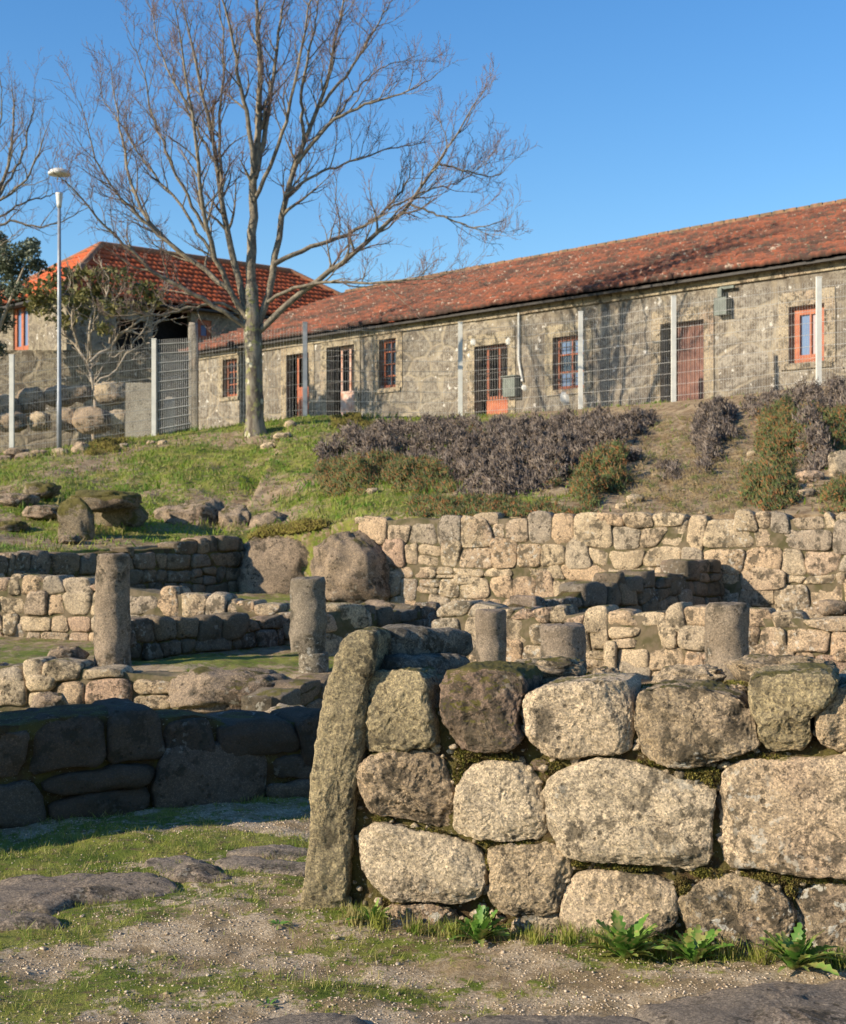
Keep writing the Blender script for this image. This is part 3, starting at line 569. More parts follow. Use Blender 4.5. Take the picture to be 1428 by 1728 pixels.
# columns
def column(label, px, Y, zt, dia, zb=-.05, taper=.94, seed=0, lean=0., drum=None):
    n = 44; m_ = 40; c = P(px, 0, Y); zs = np.r_[np.linspace(zb, zt, m_), [zt + .003, zt + .004]]
    th = np.linspace(0, 2 * np.pi, n, endpoint=False); V = []
    for j, z in enumerate(zs):
        f = (z - zb) / (zt - zb); r = dia / 2 * (1 - (1 - taper) * min(f, 1)); edge = 1 - .06 * max(0, (f - .97) / .03)
        if j == m_: r *= .6
        if j == m_ + 1: r *= .1
        for t in th: V.append((c[0] + r * edge * math.cos(t) + lean * f, c[1] + r * edge * math.sin(t), z))
    V = np.array(V); i = np.arange(len(zs) - 1)[:, None] * n; k = np.arange(n)[None]; k2 = (k + 1) % n
    F = np.stack([i + k, i + k2, i + n + k2, i + n + k], -1).reshape(-1, 4); VN = vnormals(V, F)
    tp_ = V[:, 2] > zt - .001; V = chip(V, np.array([c[0], c[1], (zb + zt) / 2]), 5, np.random.default_rng(seed + 60), None, .93, .985, .7)
    V[:, 2] += np.where(tp_, .012 * fbm(V * 9 + seed, 3), 0)
    V = V + VN * (.012 * fbm(V * 4 + seed, 5, gain=.65) - .012 * np.clip(fbm(V * 6 + 50 + seed, 3) - .55, 0, 1))[:, None]
    root = thing('column', label, 'stone column', (c[0], Y, zb), 'granite columns standing among the ruins')
    mesh('shaft', V, F, M['column'], root)
    if drum:
        bpy.context.view_layer.update(); mb = MB(); r = drum[0] / 2; h = drum[1]
        mb.lathe((c[0] + drum[2], Y - .05, zb - h), [(r * 1.03, 0), (r * 1.02, h * .3), (r, h * .7), (r * .98, h - .02), (r * .93, h)], 36); o = mb.build('drum', M['column'], root, True)
        o.data.polygons.foreach_set('use_smooth', [len(p_.vertices) == 4 for p_ in o.data.polygons])
    return root
column('tallest grey column, standing alone at the left of the ruins', 189, 13.3, 1.6 - 71 / K * 13.3, .355, 0.12, .86, 1, .01)
column('two-piece column of stacked worn drums left of the upright slab', 520, 12.9, 1.6 - 111 / K * 12.9, .325, .33, .98, 2, -.0, drum=(.275, .5, .055))
column('slim dark short column just right of the dark capping blocks', 829, 12.9, 1.6 - 166 / K * 12.9, .285, -.05, .97, 3)
column('lowest broad dark column stub, middle one of the right-hand three', 950, 11.6, 1.6 - 190 / K * 11.6, .375, -.05, .97, 4)
column('broad pale grey column, rightmost of all, by the patched wall', 1227, 11.9, 1.6 - 155 / K * 11.9, .375, -.05, .95, 5)

# ================================================================ bank rocks
def rock(label, px, py, w_px, h_px, Y, mtl='outcrop', seed=0, amp=.14, depth=1., rot=0, cat='rock', name='rock', sink=.0, group=None):
    c = P(px, py, Y); rx = w_px / 2 / K * Y; rz = h_px / 2 / K * Y
    return blob(name, label, cat, (c[0], c[1] , c[2] - sink), (rx, rx * depth, rz), mtl, seed, amp, 1.6, 44, group, rot)
def zrock(label, px, Y, w, h, mtl='outcrop', seed=0, amp=.14, rot=0, name='rock', cat='rock', group=None, depth=.7, up=.35):
    x = (px - 714) / K * Y; z = float(terrain(x, Y)); return blob(name, label, cat, (x, Y, z + h * up * .5), (w / 2, w / 2 * depth, h / 2), mtl, seed, amp, 1.6, 44, group, rot)
rock('large grey rock outcrop with lichen in the grass bank, left of the pale pair', 328, 874, 128, 74, 23.2, sink=.12, seed=61, rot=-.2)
rock('pale lumpy rock in the bank, between the big outcrop and the low one', 398, 878, 58, 66, 22.8, sink=.08, seed=62, mtl='outcrop')
rock('low brown rock in the bank nearest the terrace boulders', 455, 884, 66, 52, 22.6, sink=.08, seed=63)
rock('mossy rock lip left of the dark hollow in the grass bank', 128, 884, 62, 92, 21.0, 'mossrock', seed=64, depth=.5)
rock('mossy rock over the dark hollow in the grass bank', 178, 846, 124, 34, 21.7, 'mossrock', seed=68, depth=.7)
rock('dark rock at the back of the hollow in the bank', 205, 872, 90, 60, 22.2, 'mossrock', seed=66, depth=.4)
for q, (px, py, w_, h_, Y, lb) in enumerate([(30, 840, 60, 30, 23.4, 'flat grey rock at the left edge of the bank'), (70, 822, 50, 30, 24.2, 'upper lichened rock of the left edge group in the bank'), (78, 858, 60, 26, 22.6, 'lower rock of the left edge group in the bank'),
      (22, 882, 44, 22, 21.6, 'dusty rock at the far left above the black upper wall'), (118, 905, 30, 18, 20.6, 'small rock near the top left end of the black upper wall')]):
    rock(lb, px, py, w_ * 1.15, h_ * .9, Y, 'mossrock' if q % 2 else 'outcrop', seed=70 + q, sink=.06)
for q, (px, Y, w_, h_, lb, mt) in enumerate([(628, 22.6, .22, .12, 'small pale stone lying on the grass above the terrace boulder', 'mid'), (1050, 19.6, .17, .11, 'left small white stone of the pair on bare soil', 'mid'), (1074, 19.9, .26, .16, 'wide white stone of the pair on bare soil', 'mid'),
      (1378, 21.8, .30, .36, 'pale egg-shaped stone among the succulents at the right', 'mid'), (1425, 20.2, .5, .5, 'pinkish rock cut by the right edge of the picture', 'mid'), (1368, 19.9, .42, .2, 'flat tan stone below the egg-shaped stone', 'mid'), (1362, 18.9, .25, .13, 'flat pale stone just above the terrace wall at right', 'mid'),
      (1108, 21.6, .16, .12, 'small pale stone beside the reddish ball of dead plant', 'mid'), (1268, 22.2, .14, .12, 'tiny pale stone in the eroded gully of the bank', 'mid'), (895, 26.0, .14, .1, 'tiny white stone on the dead succulent mat', 'white')]):
    zrock(lb, px, Y, w_, h_, mt, 80 + q, .12)
# loose stones: too many to count
def scatter_blobs(name, pts, sizes, mtl, zoff=.3, kind='stuff', flat=.6, seed=0):
    rs = np.random.default_rng(seed); t = (1 + 5 ** .5) / 2
    I = np.array([(-1, t, 0), (1, t, 0), (-1, -t, 0), (1, -t, 0), (0, -1, t), (0, 1, t), (0, -1, -t), (0, 1, -t), (t, 0, -1), (t, 0, 1), (-t, 0, -1), (-t, 0, 1)]) / math.hypot(1, t)
    IF = np.array([(0, 11, 5), (0, 5, 1), (0, 1, 7), (0, 7, 10), (0, 10, 11), (1, 5, 9), (5, 11, 4), (11, 10, 2), (10, 7, 6), (7, 1, 8), (3, 9, 4), (3, 4, 2), (3, 2, 6), (3, 6, 8), (3, 8, 9), (4, 9, 5), (2, 4, 11), (6, 2, 10), (8, 6, 7), (9, 8, 1)])
    k = len(pts); a = rs.uniform(0, 6.28, k); J = I[None] * rs.uniform(.65, 1.3, (k, 12, 1)); J = J * np.stack([rs.uniform(.7, 1.3, k), rs.uniform(.7, 1.3, k), np.full(k, flat)], -1)[:, None]
    ca, sa = np.cos(a)[:, None], np.sin(a)[:, None]; J = np.stack([J[..., 0] * ca - J[..., 1] * sa, J[..., 0] * sa + J[..., 1] * ca, J[..., 2]], -1)
    V = pts[:, None] + J * sizes[:, None, None]; F = (IF[None] + np.arange(k)[:, None, None] * 12).reshape(-1, 3)
    return tag(mesh(name, V.reshape(-1, 3), F, mtl, smooth=False), kind=kind)
k = 52000; x = rng.uniform(-2.3, 2.3, k); y = 3.8 + 4.4 * rng.random(k) ** 1.1; g_ = green_mask(x, y); keep = (rng.random(k) < np.clip(1.15 - 1.1 * g_, .08, 1)) & (n2(x, y, 1.7, 3, 33) > -.55); x, y = x[keep], y[keep]
s = .0020 + .0036 * rng.random(len(x)) ** 2 + .006 * (rng.random(len(x)) > .993)
tag(scatter_blobs('gravel', np.stack([x, y, terrain(x, y) + s * .25], -1), s, M['gravel']), 'pale gravel strewn over the trodden ground', 'gravel')
k = 420; x = rng.uniform(2.2, 7.5, k); y = rng.uniform(17, 25, k); ok = (y > np.interp(x, bx_, bY) + .1) & (n2(x, y, .8, 3, 44) > .0); x, y = x[ok], y[ok]; s = .015 + .04 * rng.random(len(x)) ** 3
tag(scatter_blobs('scree', np.stack([x, y, terrain(x, y) + s * .2], -1), s, M['mid'], seed=4), 'small loose stones scattered over the bare soil of the right bank', 'loose stones')
o = scatter_blobs('joint_rubble', JOINT[0] - np.array(fw.location), JOINT[1], M['near'], seed=12, flat=.8); o.parent = fw
# ================================================================ ground slabs in front
def slab(label, pts, z, h, mtl='slab', seed=0, name='ground_rock'):
    q = np.array([on_ground(*p_) for p_ in pts]); c = q.mean(0); n = 90; pl = resample(chaikin(q - c, 2), n); S = [1.06, 1.03, 1.0, .97, .92, .85, .75, .62, .5, .38, .26, .14, .04]; V = []
    for s_ in S:
        hh = h * (1 - min(s_, 1) ** 5) ** .5 if s_ < 1 else -.06 * (s_ - 1) / .06
        for p_ in pl: V.append((c[0] + p_[0] * s_, c[1] + p_[1] * s_, z + hh))
    V = np.array(V); m_ = len(S); i = np.arange(m_ - 1)[:, None] * n; k = np.arange(n)[None]; k2 = (k + 1) % n
    F = [tuple(a) for a in np.stack([i + k, i + k2, i + n + k2, i + n + k], -1).reshape(-1, 4)] + [tuple((m_ - 1) * n + q_ for q_ in range(n))]
    V[:, 2] = z + (V[:, 2] - z) * .8 + .42 * h * fbm(V * np.array([3.2, 3.2, 1]) + seed, 6, gain=.62) * np.clip((V[:, 2] - z + .03) / .03, 0, 1)
    V[:, :2] += .02 * np.stack([fbm(V * 7 + seed, 3), fbm(V * 7 + seed + 40, 3)], -1)
    return tag(mesh(name, V, F, M[mtl], None, True, (c[0], c[1], z)), label, 'rock')
def on_ground(px, py): Y = K * H / (py - 864); return ((px - 714) / K * Y, Y)
slab('long low purplish rock in the gravel at the left edge', [(-40,1496),(60,1488),(180,1478),(260,1482),(318,1502),(250,1520),(150,1524),(90,1540),(-40,1548)], .0, .05, seed=1)
slab('small dark rock at the left edge, in front of the long low rock', [(-40,1540),(30,1538),(90,1552),(112,1564),(60,1570),(-40,1566)], .0, .035, seed=2)
slab('flat brown slab in the gravel, nearest left of the upright slab', [(235,1462),(290,1450),(330,1452),(360,1475),(410,1490),(350,1497),(290,1490),(250,1475)], .0, .045, seed=3)
slab('flat bluish slab left of the upright slab, behind the brown one', [(352,1458),(400,1448),(470,1455),(530,1462),(530,1482),(440,1478),(380,1470)], .0, .03, seed=4)
slab('thin grey slab set in the grass farthest left of the upright slab', [(375,1442),(400,1433),(520,1436),(560,1445),(520,1452),(420,1450)], .0, .03, seed=5)
slab('broad dark flat rock filling the lower right corner', [(1070,1712),(1150,1690),(1290,1672),(1480,1655),(1600,1700),(1560,1800),(1200,1800),(1080,1745)], .0, .055, seed=6)
slab('dark rock cut by the bottom edge, left of the other two', [(405,1735),(440,1722),(500,1715),(580,1718),(640,1738),(640,1800),(420,1800)], .0, .04, seed=7)
slab('thin dark rock cut by the bottom edge, between the other two', [(730,1740),(800,1724),(950,1722),(1060,1722),(1110,1740),(1100,1800),(760,1800)], .0, .04, seed=8)
zr = [(566, 5.36, .035, .02, 'little white pebble on the moss before the upright slab'), ]
for px, Y, a_, b_, lb in zr: zrock(lb, px, Y, a_, b_, 'near', 5, .1, name='pebble', cat='pebble')

# ================================================================ grasses
def blades(name, x, y, h, wdt, mtl, lean=.5, label=None, cat=None, z=None, droop=0):
    k = len(x); z = terrain(x, y) if z is None else z; a = rng.uniform(0, 6.28, k); ln = rng.uniform(0, lean, k) * h
    b0 = np.stack([x, y, z - .004], -1); sd = np.stack([np.cos(a), np.sin(a), 0 * a], -1) * (wdt * rng.uniform(.6, 1.3, k))[:, None] / 2
    a2 = rng.uniform(0, 6.28, k); of = np.stack([np.cos(a2) * ln, np.sin(a2) * ln, h], -1)
    V = np.stack([b0 - sd, b0 + sd, b0 + of * .55 + sd * .7, b0 + of * np.array([1, 1, .95]) + 0 * sd, b0 + of * .55 - sd * .7], 1)
    n = np.arange(k)[:, None] * 5; F = [];
    Fq = np.concatenate([n + np.array([[0, 1, 2, 4]]), ]); Ft = n + np.array([[4, 2, 3, 3]])
    V = V.reshape(-1, 3); 
    tri = np.concatenate([n + np.array([[0, 1, 2]]), n + np.array([[0, 2, 4]]), n + np.array([[4, 2, 3]])])
    return tag(mesh(name, V, tri, mtl), label, cat, kind='stuff')
k = 190000; x = rng.uniform(-2.5, 2.3, k); y = rng.uniform(3.9, 8.6, k); g_ = green_mask(x, y); keep = rng.random(k) < np.clip((g_ - .30) * 2.2, .01, 1) * np.clip(.45 + n2(x, y, 6, 2, 70), .1, 1); x, y = x[keep], y[keep]
h = (.009 + .028 * rng.random(len(x))) * (1 + .6 * (n2(x, y, 1.4, 2, 71) > .3)); blades('grass', x, y, h, .0032, M['grass'], 1.3, 'short sparse grass and moss over the foreground gravel', 'grass')
k = 60000; x = rng.uniform(-9.5, 8, k); y = rng.uniform(17.5, 33, k); g_ = green_mask(x, y)
keep = (y > np.interp(x, bx_, bY) + .05) & (y < np.interp(x, fx, fY) + .5) & (rng.random(k) < np.clip(g_ * 1.3, .04, 1)); x, y = x[keep], y[keep]
h = (.025 + .07 * rng.random(len(x))) * (1 + .9 * (n2(x, y, .7, 2, 72) > .3)); blades('grass', x, y, h, .022, M['bank_grass'], 1.0, 'green grass covering the bank below the fence', 'grass')
# grass along the foot of the foreground wall
k = 2600; u = rng.uniform(0.02, FW.L, k); wd = .03 + np.abs(rng.normal(size=k)) * .05; q = FW.A + np.outer(u, FW.U) + np.outer(wd, FW.N); keep = n2(q[:, 0], q[:, 1], 5, 2, 80) > -.15; q = q[keep]
blades('grass', q[:, 0], q[:, 1], .02 + .05 * rng.random(len(q)) ** 2, .004, M['grass'], .8, 'thin grass growing along the foot of the foreground wall', 'grass')
k = 5000; a = rng.uniform(-8.5, -.3, k); q = np.stack([a, np.interp(a, [-8.5, -.3], [15, 15])], -1)
# ================================================================ mats of succulents on the bank
_ty = np.arange(15.5, 34, .1); _tx = np.arange(-20, 1640, 20.)
_TX, _TY = np.meshgrid(_tx, _ty, indexing='ij'); _TZ = terrain((_TX - 714) / K * _TY, _TY)
_TP = 864 - (_TZ - H) * K / _TY                              # photo row at which each terrain point shows
_TZf = np.minimum.accumulate(np.where(_TY < np.interp((_TX - 714) / K * _TY, bx_, bY), 2000, _TP), axis=1)
def on_terrain(px, py):
    i = np.clip(((np.asarray(px) + 20) / 20).round().astype(int), 0, len(_tx) - 1); h = (_TZf[i] <= np.asarray(py)[:, None])
    return np.where(h.any(1), _ty[h.argmax(1)], np.nan)
def mats(name, label, cat, polys, n, size, mtl, kind='stuff', seed=0, hump=.12, fine=.3, y0=15.5, rag=14, clump=.0):
    rs = np.random.default_rng(seed); PX, PY, ED = [], [], []
    for poly in polys:
        q = np.array(poly, float); lo, hi = q.min(0), q.max(0); k = 9000; x = rs.uniform(lo[0], hi[0], k); y = rs.uniform(lo[1], hi[1], k)
        xx = x + rag * n2(x, y, .03, 4, seed); yy = y + rag * .7 * n2(x, y, .03, 4, seed + 9); ins = np.zeros(k, bool); ed = np.full(k, 1e9)
        for a in range(len(q)):
            b = (a + 1) % len(q); (xa, ya), (xb, yb) = q[a], q[b]; c_ = ((ya > yy) != (yb > yy)) & (xx < (xb - xa) * (yy - ya) / (yb - ya + 1e-9) + xa); ins ^= c_
            dx, dy = xb - xa, yb - ya; t = np.clip(((xx - xa) * dx + (yy - ya) * dy) / (dx * dx + dy * dy + 1e-9), 0, 1); ed = np.minimum(ed, np.hypot(xx - xa - t * dx, yy - ya - t * dy))
        ins &= n2(x, y, .06, 3, seed + 3) > clump; PX.append(x[ins]); PY.append(y[ins]); ED.append(ed[ins])
    PX, PY, ED = map(np.concatenate, (PX, PY, ED)); sel = rs.permutation(len(PX))[:4000]; PX, PY, ED = PX[sel], PY[sel], ED[sel]
    Yh = on_terrain(PX, PY); ok = ~np.isnan(Yh); PX, Yh, ED = PX[ok], Yh[ok], ED[ok]; k = len(PX)
    idx = rs.integers(0, k, n); Y = Yh[idx] + rs.normal(size=n) * .08; x = (PX[idx] - 714) / K * Yh[idx] + rs.normal(size=n) * .05
    hm = hump * np.clip(ED[idx] / 18, .15, 1) * (1 + .9 * n2(x, Y, 2.2, 3, seed + 5)); z = terrain(x, Y) + np.clip(hm, 0, 9) * rs.random(n) ** .35
    p = np.stack([x, Y, z], -1); k = n
    dr = rs.normal(size=(k, 3)) * .75 + np.array([-.15, -.4, .6]); dr /= np.linalg.norm(dr, axis=1)[:, None]
    sd = np.cross(dr, rs.normal(size=(k, 3))); sd /= np.linalg.norm(sd, axis=1)[:, None]; s3 = np.cross(dr, sd); L = (size * rs.uniform(.5, 1.4, k))[:, None]; wd = L * fine
    V = np.stack([p + sd * wd * .5, p - sd * wd * .25 + s3 * wd * .43, p - sd * wd * .25 - s3 * wd * .43, p + dr * L + np.array([0, 0, .2]) * L], 1).reshape(-1, 3)
    F = (np.arange(k)[:, None, None] * 4 + np.array([[0, 1, 3], [1, 2, 3], [2, 0, 3]])[None]).reshape(-1, 3)
    o = mesh(name, V, F, mtl, None, False); tag(o, label, cat, kind=kind); return o
mats('succulent_mat', 'long mat of dead grey-purple succulents hanging over the middle of the bank', 'plant', [[(520,782),(560,745),(620,720),(720,716),(860,712),(980,706),(1060,702),(1105,706),(1095,728),(1060,745),(1062,778),(1000,786),(960,806),(930,822),(850,838),(800,850),(765,822),(740,790),(660,782),(600,790)]], 42000, .085, M['dry'], seed=1, hump=.22, fine=.3, clump=-.14, rag=26)
mats('succulent_mat', 'narrow tongue of dead grey succulents hanging down the bare soil', 'plant', [[(1178,692),(1235,690),(1240,740),(1215,755),(1200,800),(1180,795),(1172,740)]], 7000, .085, M['dry'], seed=2, hump=.3, rag=8)
mats('succulent_mat', 'dead grey succulent mat at the top right of the bank', 'plant', [[(1255,680),(1350,664),(1500,640),(1520,720),(1428,740),(1370,728),(1320,700),(1260,706)], [(1330,700),(1400,720),(1395,780),(1360,800),(1335,760)]], 15000, .085, M['dry'], seed=3, hump=.32)
mats('succulent_clump', 'green fleshy succulents with some orange tips along the left foot of the long dead mat', 'plant', [[(530,785),(590,778),(640,770),(700,780),(760,790),(770,830),(700,835),(640,812),(600,838),(550,836)]], 12000, .08, M['succ'], seed=20, hump=.22, fine=.22, clump=-.25)
mats('succulent_clump', 'low green and rust-coloured succulents right above the middle of the terrace wall', 'plant', [[(690,838),(780,845),(860,846),(935,862),(1000,868),(990,885),(850,880),(700,872)]], 7000, .07, M['succ'], seed=21, hump=.14, fine=.22, clump=-.1)
mats('succulent_clump', 'bushy green succulents at the right foot of the long dead mat', 'plant', [[(975,790),(1010,772),(1060,768),(1062,800),(1040,835),(1000,858),(975,845),(965,812)]], 8000, .08, M['succ'], seed=22, hump=.28, fine=.22)
mats('succulent_clump', 'round green succulent bush low on the bank at right', 'plant', [[(1258,800),(1300,790),(1345,805),(1345,845),(1300,862),(1265,850)]], 6500, .08, M['succ'], seed=23, hump=.26, fine=.22)
mats('succulent_clump', 'tall bright green succulents with red tips under the top right dead mat', 'plant', [[(1285,700),(1330,685),(1400,712),(1440,700),(1440,760),(1380,770),(1345,790),(1300,790),(1278,750)]], 13000, .085, M['succ'], seed=24, hump=.26, fine=.22, clump=-.35)
mats('succulent_clump', 'green weedy succulents at the lower right edge of the bank', 'plant', [[(1375,835),(1440,815),(1500,830),(1480,870),(1390,868)]], 4500, .07, M['succ'], seed=25, hump=.16, fine=.22, clump=-.2)
mats('succulent_clump', 'red and orange succulent patch inside the long dead mat', 'plant', [[(785,732),(820,725),(825,755),(795,765)], [(925,800),(950,796),(950,822),(930,822)]], 1400, .075, M['succ'], seed=26, hump=.34, fine=.22, rag=4)
mats('dead_plant_ball', 'dark reddish ball of dead plant on the bare soil', 'plant', [[(1114,788),(1142,786),(1146,812),(1118,816)]], 1100, .06, M['dry'], kind=None, seed=31, hump=.25, rag=3)
mats('moss_cushion', 'thick yellow-brown moss hanging over the brown rock face', 'moss', [[(410,905),(470,900),(545,905),(548,950),(520,965),(480,935),(420,930)]], 9000, .05, M['moss'], seed=32, hump=.12, fine=.4)
mats('moss_cushion', 'yellow-green moss cushion right of the pale stones by the lamp post', 'moss', [[(150,745),(210,742),(215,762),(150,770)]], 3000, .06, M['moss'], seed=40, hump=.22, fine=.35, rag=4)
mats('moss_cushion', 'mossy hummock before the first red doors', 'moss', [[(560,705),(620,700),(625,720),(560,722)]], 3000, .06, M['moss'], seed=41, hump=.25, fine=.35, rag=4)
mats('dry_grass', 'straw-brown dry plants creeping over the bare soil of the right bank', 'dry plants', [[(1060,710),(1170,700),(1260,720),(1280,850),(1240,872),(1050,868),(1040,840),(1080,770)]], 9000, .05, M['straw'], seed=50, hump=.06, fine=.2, clump=-.05)
# ================================================================ leafy weeds at the wall foot
def weed(label, px, py, Y, nl, L, seed, upr=.5):
    rs = np.random.default_rng(seed); c = P(px, py, Y); c[2] = float(terrain(c[0], c[1])); Vs, Fs, n = [], [], 0
    for k in range(nl):
        a = k * 2.4 + rs.normal() * .3; ln = L * rs.uniform(.6, 1.15); el = rs.uniform(.35, 1.35) * upr + .25; seg = 12; D_ = np.array([math.cos(a), math.sin(a), 0]); S_ = np.array([-math.sin(a), math.cos(a), 0])
        base = c + D_ * .01; tw = rs.normal() * .3
        for j in range(seg + 1):
            t = j / seg; e = el - t * t * (1.3 + .5 * (1 - upr)); r_ = t * ln
            p_ = base + D_ * ln * (math.cos(el) * t + .12 * t * t) + np.array([0, 0, ln * (math.sin(el) * t - .55 * t * t * (1.1 - el * .5))])
            wv = ln * .095 * math.sin(math.pi * min(1, t * .93 + .05)) ** .8 * (1 + (.38 if j % 2 else -.32)) + .001
            s_ = S_ * math.cos(tw * t) + np.array([0, 0, 1]) * math.sin(tw * t)
            Vs += [p_ + s_ * wv + [0, 0, wv * .35], p_, p_ - s_ * wv + [0, 0, wv * .35]]
        for j in range(seg): b0 = n + j * 3; Fs += [(b0, b0 + 1, b0 + 4, b0 + 3), (b0 + 1, b0 + 2, b0 + 5, b0 + 4)]
        n += (seg + 1) * 3
    o = mesh('leafy_weed', np.array(Vs), Fs, M['weed'], None, True, tuple(c)); return tag(o, label, 'plant', 'leafy weeds at the foot of the wall')
weed('bright green jagged-leaved weed, left one of the close pair at the wall foot', 1055, 1625, 5.12, 46, .19, 1, .9)
weed('smaller jagged weed, right one of the close pair at the wall foot', 1172, 1625, 5.08, 34, .16, 2, .85)
weed('large jagged weed at the wall foot nearest the right edge', 1338, 1645, 4.95, 44, .19, 3, .9)
weed('narrow-leaved weed under the third stone from the upright slab', 808, 1578, 5.38, 44, .14, 4, 1.0)
weed('small dark weed tucked between upright slab and wall', 628, 1535, 5.52, 16, .10, 5, 1.)
weed('tiny weed growing under the lowest grey block', 742, 1530, 5.45, 10, .06, 6, .8)
weed('wispy weed in front of the long pale bottom stone', 950, 1605, 5.28, 12, .06, 7, .8)
weed('grassy weed at the very right edge by the bottom stones', 1415, 1640, 4.98, 16, .09, 8, 1.0)
weed('fern-like weed growing beside the foot of the two-piece column', 540, 1172, 11.5, 14, .2, 9, 1.1)

k = 1500; cx = rng.choice([600, 640, 700, 760, 905, 960, 1010, 1120, 1225, 1280, 1390, 1425], k); px_ = cx + rng.normal(size=k) * 9; Yt = np.interp(px_, [600, 1428], [5.55, 5.0]) - .02 - np.abs(rng.normal(size=k)) * .03; xt = (px_ - 714) / K * Yt
blades('grass_tufts', xt, Yt, .03 + .075 * rng.random(k) ** 1.5, .0042, M['grass'], .6, 'longer grass tufts against the foot of the foreground wall', 'grass')
weed('low yellowish weed rosette on the gravel left of the upright slab', 470, 1560, 5.5, 12, .05, 21, .35)
weed('small flat weed rosette at the bottom of the picture near the dark rock', 452, 1705, 4.6, 12, .045, 22, .4)
# ================================================================ long stone building
VPd = np.array([-.6731, .7396, 0]); VPu = -VPd; BN = np.array([-.7396, -.6731, 0])   # along the facade (left to right), outward normal
F0 = P(1150, 0, 33.5); F0[2] = 0
BW = Wall((0, 0), (1, 0)); BW.U = VPu; BW.N = BN
q0 = on_plane(328, 700, F0, BN); BW.A = np.array([q0[0], q0[1], 0]); 
def fu(px, py=700): return BW.uv(px, py)
UL = 27.5; ZB, ZT = 3.7, 7.02
bd = thing('stone_building', 'long low granite building with weathered red tiled roof behind the fence', 'building', tuple(BW.at(12, 4.1)))
def wall_grid(W, u0, u1, z0, z1, ops, depth, name, mtl, parent):
    us = sorted({u0, u1, *[a for o_ in ops for a in o_[:2]], *np.arange(u0 + 1, u1, 1.)}); zs = sorted({z0, z1, *[a for o_ in ops for a in o_[2:4]]})
    V, Fc, idx = [], [], {}
    def vt(u, z, w_=0):
        key = (round(u, 4), round(z, 4), w_)
        if key not in idx: idx[key] = len(V); V.append(W.at(u, z, w_))
        return idx[key]
    for i in range(len(us) - 1):
        for j in range(len(zs) - 1):
            uc, zc = (us[i] + us[i + 1]) / 2, (zs[j] + zs[j + 1]) / 2
            if any(o_[0] < uc < o_[1] and o_[2] < zc < o_[3] for o_ in ops): continue
            Fc.append((vt(us[i], zs[j]), vt(us[i + 1], zs[j]), vt(us[i + 1], zs[j + 1]), vt(us[i], zs[j + 1])))
    for a, b_, c_, d_ in [o_[:4] for o_ in ops]:
        for (p1, p2) in (((a, c_), (a, d_)), ((a, d_), (b_, d_)), ((b_, d_), (b_, c_)), ((b_, c_), (a, c_))):
            Fc.append((vt(*p1), vt(*p2), vt(*p2, -depth), vt(*p1, -depth)))
    return mesh(name, np.array(V), Fc, mtl, parent, False)
def opn(px0, px1, pt, pb):
    a = fu(px0, (pt + pb) / 2)[0]; b_ = fu(px1, (pt + pb) / 2)[0]; m_ = (px0 + px1) / 2; return (a, b_, fu(m_, pb)[1], fu(m_, pt)[1])
O = {'w0': opn(377, 401, 606, 669), 'd1': opn(484, 522, 597, 720), 'd2': opn(552, 599, 584, 714), 'w2': opn(641, 669, 572, 654), 'd3': opn(802, 858, 582, 716), 'w4': opn(934, 986, 567, 656), 'd5': opn(1116, 1189, 543, 700), 'w6': opn(1332, 1392, 515, 611)}
wall_grid(BW, 0, UL, ZB, ZT, list(O.values()), .28, 'facade', M['facade'], bd)
mb = MB(); DB = 13.6
mb.box(BW.at(0, (ZB + ZT) / 2, -DB / 2 - .003), VPu, BN, (0, 0, 1), .15, DB / 2, (ZT - ZB) / 2); mb.box(BW.at(UL, (ZB + ZT) / 2, -DB / 2 - .003), VPu, BN, (0, 0, 1), .15, DB / 2, (ZT - ZB) / 2)
mb.box(BW.at(UL / 2, (ZB + ZT) / 2, -DB), VPu, BN, (0, 0, 1), UL / 2 - .16, .15, (ZT - ZB) / 2)
for gu in (0, UL):  # gables
    mb.add([BW.at(gu - .15, ZT, 0), BW.at(gu - .15, ZT, -DB), BW.at(gu - .15, 9.6, -DB / 2), BW.at(gu + .15, ZT, 0), BW.at(gu + .15, ZT, -DB), BW.at(gu + .15, 9.6, -DB / 2)], [(0, 1, 2), (5, 4, 3), (0, 2, 5, 3), (2, 1, 4, 5), (1, 0, 3, 4)])
mb.build('end_walls', M['facade'], bd)
mb = MB()
for i in range(14): a = i * UL / 14; b_ = (i + 1) * UL / 14; mb.box(BW.at((a + b_) / 2, ZT - .12, .02 + .008 * (i % 3)), VPu, BN, (0, 0, 1), (b_ - a) / 2 - .006, .04, .11 + .008 * (i % 2))
mb.build('cornice', M['lintel'], bd)
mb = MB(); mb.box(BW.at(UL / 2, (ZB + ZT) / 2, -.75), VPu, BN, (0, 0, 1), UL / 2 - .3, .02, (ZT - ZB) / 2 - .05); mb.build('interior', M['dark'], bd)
def surround(key, lint=True, jamb=True, sill=True):
    a, b_, c_, d_ = O[key]; mb = MB()
    if lint: mb.box(BW.at((a + b_) / 2, d_ + .16, .012), VPu, BN, (0, 0, 1), (b_ - a) / 2 + .26, .02, .157)
    if jamb:
        for s_, e in ((a - .14, -1), (b_ + .14, 1)): mb.box(BW.at(s_, (c_ + d_) / 2 - .02, .009), VPu, BN, (0, 0, 1), .137, .02, (d_ - c_) / 2 + .02)
    if sill: mb.box(BW.at((a + b_) / 2, c_ - .08, .02), VPu, BN, (0, 0, 1), (b_ - a) / 2 + .2, .03, .06)
    return mb.build('stone_surround', M['lintel'], bd)
